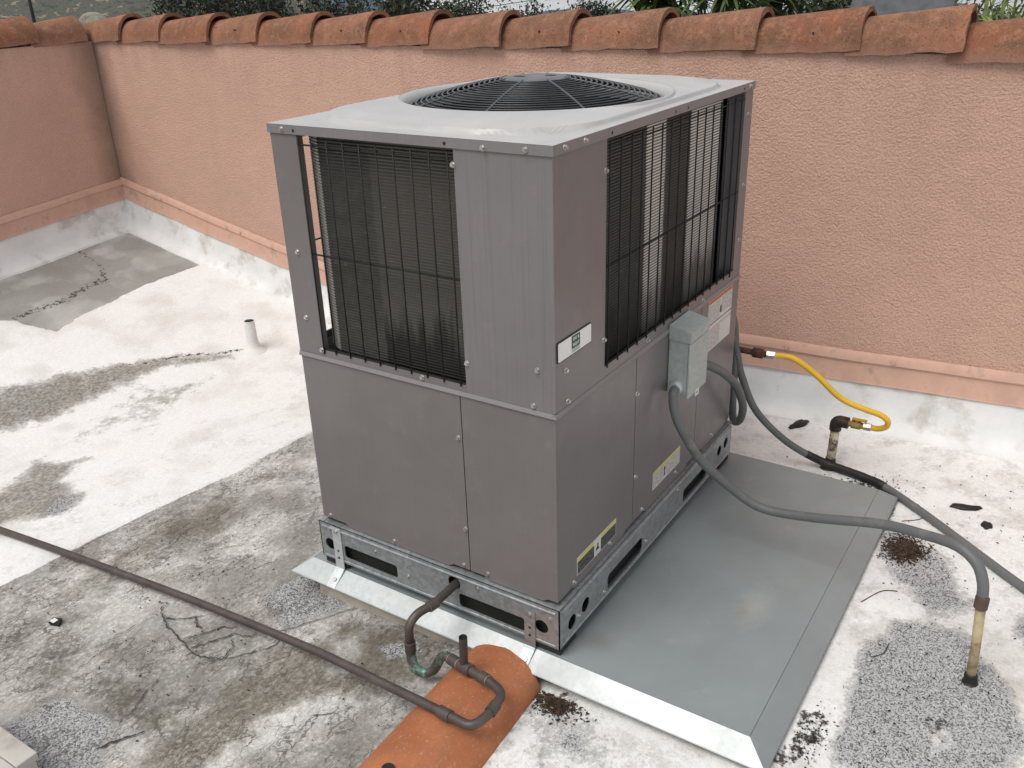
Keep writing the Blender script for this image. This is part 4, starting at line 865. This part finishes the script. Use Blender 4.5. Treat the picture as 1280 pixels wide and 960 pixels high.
tube(MB(), [(-.27, .060, -.045), (-.27, .056, -.036)], .005, 8).build('nail_hole', DARK, lt)
mb = MB(); tube(mb, [(-.535, .142, -.05), (-.535, .142, -.016)], .016, 12, wob=.1); mb.build('nail_hole', DARK, lt)

# ------------------------------------------------------------------ vent pipe and curb box
vt = empty('vent_pipe', (1.35, 2.69, -.17), 'short white coated vent pipe with open black top on the white roof strip', 'vent pipe')
vz = zr(1.35, 2.69)
tube(MB(), [(1.35, 2.69, vz-.02), (1.35, 2.69, vz+.004), (1.35, 2.69, vz+.015), (1.35, 2.69, vz+.03), (1.35, 2.69, vz+.06), (1.35, 2.69, vz+.17)], [.10, .070, .048, .036, .030, .0265], 24, cap=False, wob=.02).build('pipe', WHITEP, vt, smooth=True)
MB().add([(1.35+.0255*math.cos(2*math.pi*i/20), 2.69+.0255*math.sin(2*math.pi*i/20), vz+.1695) for i in range(20)], [tuple(range(20))]).build('bore', DARK, vt)
tube(MB(), [(1.35+.0265*math.cos(2*math.pi*i/20), 2.69+.0265*math.sin(2*math.pi*i/20), vz+.170) for i in range(21)], .0016, 6).build('rim', WHITEP, vt, smooth=True)
cb = empty('roof_hatch_curb', (-1.2, 1.2, -.14), 'pale painted wooden curb corner standing on the grey membrane', 'curb')
zt_ = -.025; cX, cY = -.934, .902
MB().box((cX-.70, cY+.006, zr(cX, cY)-.05), (cX-.006, cY+.80, zt_-.024), .002).build('side_wall', LUMBER, cb)
MB().box((cX-.70, cY, zt_-.022), (cX-.0545, cY+.055, zt_), .003).build('rim_board', LUMBER, cb); MB().box((cX-.053, cY, zt_-.022), (cX, cY+.80, zt_+.001), .003).build('rim_board', LUMBER, cb)
MB().box((cX-.70, cY+.0565, zt_-.0235), (cX-.0545, cY+.80, zt_-.006)).build('lid', LUMBER, cb)

# ------------------------------------------------------------------ small debris
def lump(name, loc, size, rotz, mat, label, cat, seed, group=None):
    rd = random.Random(seed); bm = bmesh.new(); bmesh.ops.create_icosphere(bm, subdivisions=3, radius=1)
    ph = [rd.uniform(0, 6) for _ in range(6)]
    for q in bm.verts:
        n_ = q.co; f = 1 + .22*math.sin(n_.x*3.1+ph[0])*math.sin(n_.y*4+ph[1]) + .14*math.sin(n_.x*9+ph[2])*math.sin(n_.z*8+ph[3]) + rd.uniform(-.08, .08)
        q.co = Vector((n_.x*size[0]*f, n_.y*size[1]*f, n_.z*size[2]*f))
    zz = zr(loc[0], loc[1]); mb = MB().frombm(bm, Matrix.Translation((loc[0], loc[1], zz + size[2]*.55)) @ Matrix.Rotation(rotz, 4, 'Z'))
    return tag(mb.build(name, mat, None, smooth=True), label, cat, group)
lump('tar_lump', (1.765, -.115), (.048, .016, .013), -.5, TAPE, 'black crusty tar lump on white roof between gas riser and pink wall', 'tar lump', 1)
lump('tar_scrap', (1.385, -.80), (.018, .050, .007), .35, TAPE, 'long flat black tar scrap on white roof beside the roof conduit', 'tar scrap', 2)
lump('tar_scrap', (1.295, -.875), (.020, .017, .008), .3, TAPE, 'small square black tar scrap next to the longer scrap', 'tar scrap', 3)
cz = zr(-.55, 1.49); bm = bmesh.new(); bmesh.ops.create_cube(bm, size=1)
for q in bm.verts: q.co = Vector((q.co.x*.022 + q.co.y*.006, q.co.y*.034, q.co.z*.010 + q.co.x*.004)) + Vector([random.uniform(-.002, .002) for _ in range(3)])
bmesh.ops.subdivide_edges(bm, edges=bm.edges[:], cuts=2)
for q in bm.verts: q.co += Vector([random.uniform(-.0015, .0015) for _ in range(3)])
chip = MB().frombm(bm, Matrix.Translation((-.55, 1.49, cz+.008)) @ Matrix.Rotation(.5, 4, 'Z'))
ch = empty('tile_chip', (-.55, 1.49, cz), 'small black and white chipped fragment lying on the grey membrane', 'fragment')
chip.build('chip_body', DARK, ch); MB().box((-.562, 1.482, cz+.0142), (-.545, 1.502, cz+.0160), .0005).build('chip_face', WHITEP, ch)
# dead leaves / grit in drifts
LEAF = plain('dead_leaf_litter', (.085, .045, .025), .9, 0, .6, 70, c2=(.02, .016, .012), amt=.6, s2=60)
GRIT = plain('black_grit', (.018, .016, .015), .9, 0, .4, 60)
def litter(name, cx_, cy_, sx, sy, n_, mat, label, size=(.0015, .007), lift=.003):
    vs_, fs_ = [], []
    for i in range(n_):
        X = cx_ + rng.normal()*sx; Y = cy_ + rng.normal()*sy
        if -.07 < X < 1.33 and -.60 < Y < .95: continue
        a = rng.uniform(0, 6.28); l = rng.uniform(*size); w_ = l*rng.uniform(.12, .5); tz = rng.uniform(-.4, .4)*l; zz = zr(X, Y) + .003 + rng.uniform(0, lift)
        d = np.array([math.cos(a), math.sin(a)])*l; p = np.array([-math.sin(a), math.cos(a)])*w_
        b = len(vs_); vs_ += [(X-d[0], Y-d[1], zz-tz), (X+p[0], Y+p[1], zz+.0015), (X+d[0], Y+d[1], zz+tz), (X-p[0], Y-p[1], zz+.0015), (X, Y, zz-.003)]
        fs_ += [(b, b+1, b+2, b+3), (b, b+1, b+4), (b+1, b+2, b+4), (b+2, b+3, b+4), (b+3, b, b+4)]
    return tag(MB().add(vs_, fs_).build(name, mat, None), label, kind='stuff')
litter('leaf_litter', 1.035, -.672, .042, .032, 1500, LEAF, 'drift of brown dead leaves against the platform edge')
litter('leaf_litter', -.085, -.045, .026, .034, 1100, LEAF, 'brown litter between clay tile and platform')
litter('grit', 1.36, -.50, .07, .05, 220, GRIT, 'black grit beside the conduit', (.001, .006), .003)
litter('grit', .10, -.64, .05, .02, 150, GRIT, 'black grit at the platform corner', (.001, .005), .003)
litter('grit', 1.3, -.9, .35, .35, 110, GRIT, 'scattered grit on the white roof', (.001, .006), .001)
litter('grit', .30, -.85, .25, .12, 130, GRIT, 'scattered grit on the granule patch', (.001, .006), .001)
litter('grit', -.3, 1.1, .3, .35, 170, GRIT, 'scattered grit on the grey membrane', (.001, .006), .001)
litter('grit', 1.0, 3.0, .4, .5, 60, GRIT, 'scattered grit on the white strip', (.002, .008), .001)
tw = MB()
for P in ([(1.20, -.63), (1.24, -.68), (1.30, -.69)], [(.47, -.70), (.50, -.725), (.55, -.73)], [(1.40, -.55), (1.36, -.60), (1.33, -.66)], [(.70, -.62), (.78, -.66), (.80, -.70)]):
    tube(tw, catmull([(a, b, zr(a, b)+.004) for a, b in P], 5), .0013, 5)
tag(tw.build('twigs', LEAF, None), 'thin dry twigs scattered by the platform', kind='stuff')

# ------------------------------------------------------------------ beyond the parapet
DRYG = plain('dry_ground', (.16, .14, .09), .95, 0, .3, .05, c2=(.07, .08, .05), amt=.6, s2=.03)
gnd = MB(); GN = 46; ext = np.concatenate([-np.geomspace(6000, 8, GN), np.geomspace(8, 6000, GN)])
def gz_(X, Y):
    d = math.hypot(X, Y); return -5 - .036*max(0, d-25) - (.012*max(0, X-40))
gnd.add([(X, Y, gz_(X, Y)) for X in ext for Y in ext], [(i*2*GN+j, (i+1)*2*GN+j, (i+1)*2*GN+j+1, i*2*GN+j+1) for i in range(2*GN-1) for j in range(2*GN-1)])
tag(gnd.build('ground', DRYG, None, smooth=True), 'dry valley floor falling away beyond the building', kind='structure')
# house walls below the roof edge so the building stands on the ground
def chap(name, a, b_, c_, s):
    m, t, b = newmat(name); cc = ramp(t, noise(t, s, 8, .72), [(.40, a), (.50, b_), (.55, a), (.66, c_)]); setp(t, b, col=cc, rough=1., spec=.05); return m
HILLM = chap('chaparral', (.065, .075, .068), (.12, .12, .10), (.34, .27, .20), .14)
MTM = chap('hazed_mountain', (.085, .115, .16), (.10, .13, .175), (.12, .14, .17), .004)  # blue of the distant haze is put into the mountain colour
def hill(name, dist, az0, az1, hfun, mat, label, depth, nseg=140):
    vs_, fs_ = [], []; nd_ = 14
    for j in range(nd_):
        t = j/(nd_-1)
        for i in range(nseg):
            az = R(az0 + (az1-az0)*i/(nseg-1)); dd = dist + depth*t; X, Y = -1.6 + dd*math.cos(az), -.97 + dd*math.sin(az)
            base = gz_(X, Y) - 6; top = hfun(math.degrees(az))*dist; ss_ = t*t*(3-2*t)
            nz = fbm(np.array([X]), np.array([Y]), 6/dist, 5, 77)[0]*top*.25*ss_ if top else 0
            vs_.append((X, Y, base + (top - (base if False else 0) - base)*ss_ + nz if t > 0 else base))
    for j in range(nd_-1):
        for i in range(nseg-1): fs_.append((j*nseg+i, j*nseg+i+1, (j+1)*nseg+i+1, (j+1)*nseg+i))
    return tag(MB().add(vs_, fs_).build(name, mat, None, smooth=True), label, kind='structure')
hill('hills', 500, 44.2, 95, lambda a: .004 + .075*min(1, max(0, (a-45.0)/9)), HILLM, 'scrubby grey green hillside with bare patches', 260)
hill('mountains', 4200, 8, 70, lambda a: -.055 + .036*min(1, max(0, (a-37.5)/4)) + .002*math.sin(a*1.7), MTM, 'distant mountains coloured blue for haze', 1500)

def leafmat(name, c, c2): return plain(name, c, .7, 0, .35, 3.0, c2=c2, amt=.5, s2=1.2)
PINE = leafmat('pine_foliage', (.022, .030, .018), (.045, .055, .030)); OAK = leafmat('oak_foliage', (.030, .040, .022), (.055, .070, .032)); LUSH = leafmat('lush_foliage', (.055, .095, .028), (.10, .155, .045))
BARK = plain('bark', (.10, .075, .055), .95, 0, .3, 8, .6, 30)
def leaves(mb, cen, rad_, n_, size, clumps=26, elong=1.6):
    C_ = []
    for _ in range(clumps):
        v = rng.normal(size=3); v /= np.linalg.norm(v); v *= rng.uniform(.35, 1.0); C_.append(np.array(cen) + v*np.array(rad_))
    C_ = np.array(C_); k = rng.integers(0, clumps, n_); p = C_[k] + rng.normal(size=(n_, 3))*np.array(rad_)*.17
    d = rng.normal(size=(n_, 3)); d /= np.linalg.norm(d, axis=1)[:, None]; u = np.cross(d, rng.normal(size=(n_, 3))); u /= np.linalg.norm(u, axis=1)[:, None]
    s = size*rng.uniform(.5, 1.2, (n_, 1)); A = p + d*s*elong; B = p + u*s*.5; Cc = p - d*s*elong; Dd = p - u*s*.5
    V = np.stack([A, B, Cc, Dd], 1).reshape(-1, 3); mb.add(V.tolist(), [(4*i, 4*i+1, 4*i+2, 4*i+3) for i in range(n_)]); return C_
def tree(name, base, ztop, rad_, mat, label, n_=2600, size=.16, clumps=26, group=None):
    bx_, by_ = base; g_ = gz_(bx_, by_); root = empty(name, (bx_, by_, g_), label, 'tree', group)
    cz_ = ztop - rad_[2]; cr_ = MB(); C_ = leaves(cr_, (bx_, by_, cz_), rad_, int(n_*2.2), size*.6, clumps)
    tr_ = MB(); tube(tr_, [(bx_, by_, g_-.3), (bx_+.1, by_, (g_+cz_)/2), (bx_, by_+.1, cz_+rad_[2]*.4)], [.26, .19, .06], 8)
    for c_ in C_[:10]: tube(tr_, [(bx_, by_+.05, cz_-rad_[2]*.5), tuple((np.array((bx_, by_, cz_))+c_)/2), tuple(c_)], [.08, .05, .02], 5)
    tr_.build('trunk', BARK, root, smooth=True); cr_.build('crown', mat, root)
    return root
def at(px, dist):                                             # bearing table (degrees from +X) for things seen over the parapet
    az = np.interp(px, [0, 100, 250, 400, 445, 550, 670, 740, 770, 850, 940, 1010, 1120, 1260], [60.75, 56.8, 50.75, 44.1, 42.1, 37.2, 31.6, 28.3, 26.9, 23.2, 19.2, 16.1, 11.5, 6.1])
    return (-1.625 + dist*math.cos(R(az)), -.968 + dist*math.sin(R(az)))
g1 = 'dark trees beyond the parapet'
tree('pine_tree', at(285, 44), 4.2, (3.4, 3.4, 4.2), PINE, 'broad dark pine standing in front of the scrubby hillside', 5200, .17, 40)
tree('pine_tree', at(232, 52), 3.4, (1.8, 1.8, 3.6), PINE, 'narrow dark pine beside the broad pine on the hillside', 2600, .17)
tree('pine_tree', at(338, 58), 2.6, (1.6, 1.6, 3.2), PINE, 'slim dark pine next to the gap with hazy hills', 2200, .17)
tree('evergreen_tree', at(412, 50), 2.5, (1.8, 1.8, 3.4), OAK, 'rounded dark evergreen left of the blue mountain gap', 2600, .17)
tree('evergreen_tree', at(490, 46), 3.0, (2.5, 2.5, 3.6), OAK, 'dark evergreen with bright sky showing through its crown', 3000, .17, 34)
tree('evergreen_tree', at(560, 60), .75, (3.0, 3.0, 3.0), OAK, 'loose dark evergreen behind the power line', 2600, .18, 30)
tree('evergreen_tree', at(618, 66), -.25, (2.6, 2.6, 2.4), OAK, 'low dark evergreen with a thin top', 2000, .18)
tree('evergreen_tree', at(668, 58), -.15, (2.4, 2.4, 2.0), OAK, 'spreading low evergreen next to the domed tree', 2000, .17)
tree('evergreen_tree', at(738, 52), .2, (1.6, 1.6, 1.6), PINE, 'small domed dark tree standing against pale sky', 2400, .14, 30)
tree('evergreen_tree', at(1050, 26), 1.9, (1.7, 1.7, 2.2), OAK, 'dark bushy tree beside the small dark roof', 2600, .12, 34)
tree('evergreen_tree', at(1205, 26), 1.6, (1.6, 1.6, 2.0), OAK, 'dark bushy tree behind the spiky leaves', 2600, .12, 34)
# lush broad plants near the wall
def blades(name, px, dist, ztop, n_, length, wid, label, mat, trunk=True, cat='plant'):
    bx_, by_ = at(px, dist); g_ = gz_(bx_, by_); root = empty(name, (bx_, by_, g_), label, cat)
    mb = MB()
    for i in range(n_):
        a = rng.uniform(0, 6.28); el = rng.uniform(-.25, 1.35); L_ = length*rng.uniform(.6, 1.1); st = Vector((bx_ + rng.normal()*.12, by_ + rng.normal()*.12, ztop - length*.75 + rng.normal()*.25)); d = Vector((math.cos(a)*math.cos(el), math.sin(a)*math.cos(el), math.sin(el)))
        sd = d.cross(Vector((0, 0, 1))).normalized(); pts = []
        for j in range(6):
            t = j/5; c_ = st + d*L_*t + Vector((0, 0, -.35*L_*t*t)); w_ = wid*math.sin(math.pi*(.12+.86*t)); pts += [c_ - sd*w_ + Vector((0, 0, .2*w_)), c_, c_ + sd*w_ + Vector((0, 0, .2*w_))]
        mb.add(pts, [(3*j+k_, 3*j+k_+1, 3*j+k_+4, 3*j+k_+3) for j in range(5) for k_ in range(2)])
    if trunk:
        tr_ = MB(); tube(tr_, [(bx_, by_, g_-.2), (bx_+.05, by_, (g_+ztop)/2), (bx_, by_, ztop-length*.6)], [.11, .09, .07], 8); tr_.build('trunk', BARK, root, smooth=True)
    mb.build('leaves', mat, root, smooth=True); return root
blades('broadleaf_plant', 822, 9.0, 2.0, 420, .62, .024, 'bright green leafy tree rising beside the patch of open sky', LUSH)
blades('broadleaf_plant', 905, 8.6, 1.9, 360, .60, .016, 'strappy green plant with pale trunk behind the tiles', LUSH)
blades('broadleaf_plant', 968, 9.4, 1.95, 420, .62, .022, 'dense green plant beside the dark roof', LUSH)
blades('spiky_plant', 1268, 7.5, 1.60, 110, .55, .014, 'spiky yellow green leaves poking over the tile row', leafmat('spiky_leaves', (.16, .22, .06), (.22, .27, .09)), False)
# neighbour's dark roof
hx, hy = at(1125, 24); zz_ = .35; nb = empty('neighbour_house', (hx, hy, gz_(hx, hy)), 'dark grey roofed house glimpsed past the tiles', 'house')
MB().box((hx-1.4, hy-1.0, gz_(hx, hy)-.3), (hx+1.6, hy+1.0, zz_-1.6)).build('wall', plain('house_wall', (.30, .27, .23), .9), nb)
MB().add([(hx-1.6, hy-1.2, zz_-1.6), (hx+1.9, hy-1.2, zz_-1.6), (hx+1.9, hy+1.2, zz_-1.6), (hx-1.6, hy+1.2, zz_-1.6), (hx+.2, hy-1.1, zz_+.6), (hx+.2, hy+1.1, zz_+.6)], [(0, 1, 4), (1, 2, 5, 4), (2, 3, 5), (3, 0, 4, 5), (0, 3, 2, 1)]).build('roof', plain('dark_shingle', (.05, .055, .065), .6, 0, .3, 3), nb)
# utility pole and line
ux, uy = at(37, 90); up_r = empty('utility_pole', (ux, uy, gz_(ux, uy)), 'thin dark utility pole in front of the hillside', 'utility pole')
tube(MB(), [(ux, uy, gz_(ux, uy)-.5), (ux, uy, 7)], [.17, .11], 8).build('pole', plain('pole_wood', (.03, .026, .022), .9), up_r, smooth=True)
MB().box((ux-.06, uy-1.2, 5.9), (ux+.06, uy+1.2, 6.05)).build('crossarm', BARK, up_r)
a_, b_ = at(300, 70), at(700, 60); tube_l = MB(); tube(tube_l, [(a_[0]+(b_[0]-a_[0])*t, a_[1]+(b_[1]-a_[1])*t, -.9 + 1.2*t - .5*math.sin(math.pi*t)) for t in [i/20 for i in range(21)]], .022, 5)
tag(tube_l.build('power_line', BLACK, None), 'thin power line crossing before the dark evergreens', 'power line')
for px, ds, hl in ((6, 300, 'nearest small white house low on the scrubby hillside'), (14, 330, 'white hillside house closest to the utility pole'), (2, 350, 'white hillside house set back furthest up the slope')):
    X, Y = at(px, ds); zb_ = -7.8 + (px-8)*.12; hs = empty('hillside_house', (X, Y, zb_-3), hl, 'house', 'white houses on the hillside')
    MB().box((X-3, Y-2.2, zb_-4), (X+3, Y+2.2, zb_)).build('wall', WHITEP, hs); MB().add([(X-3.3, Y-2.5, zb_), (X+3.3, Y-2.5, zb_), (X+3.3, Y+2.5, zb_), (X-3.3, Y+2.5, zb_), (X-3.3, Y, zb_+1.3), (X+3.3, Y, zb_+1.3)], [(0, 1, 5, 4), (2, 3, 4, 5), (0, 4, 3), (1, 2, 5), (0, 3, 2, 1)]).build('roof', BARK, hs)
# building below the roof slab
MB_b = MB().box((-5.9, -6.45, -5.3), (XW+.19, YW+.19, -.62)); bl = MB_b.build('house_wall', STUCCO, None); tag(bl, 'stucco house walls carrying the flat roof', 'building')
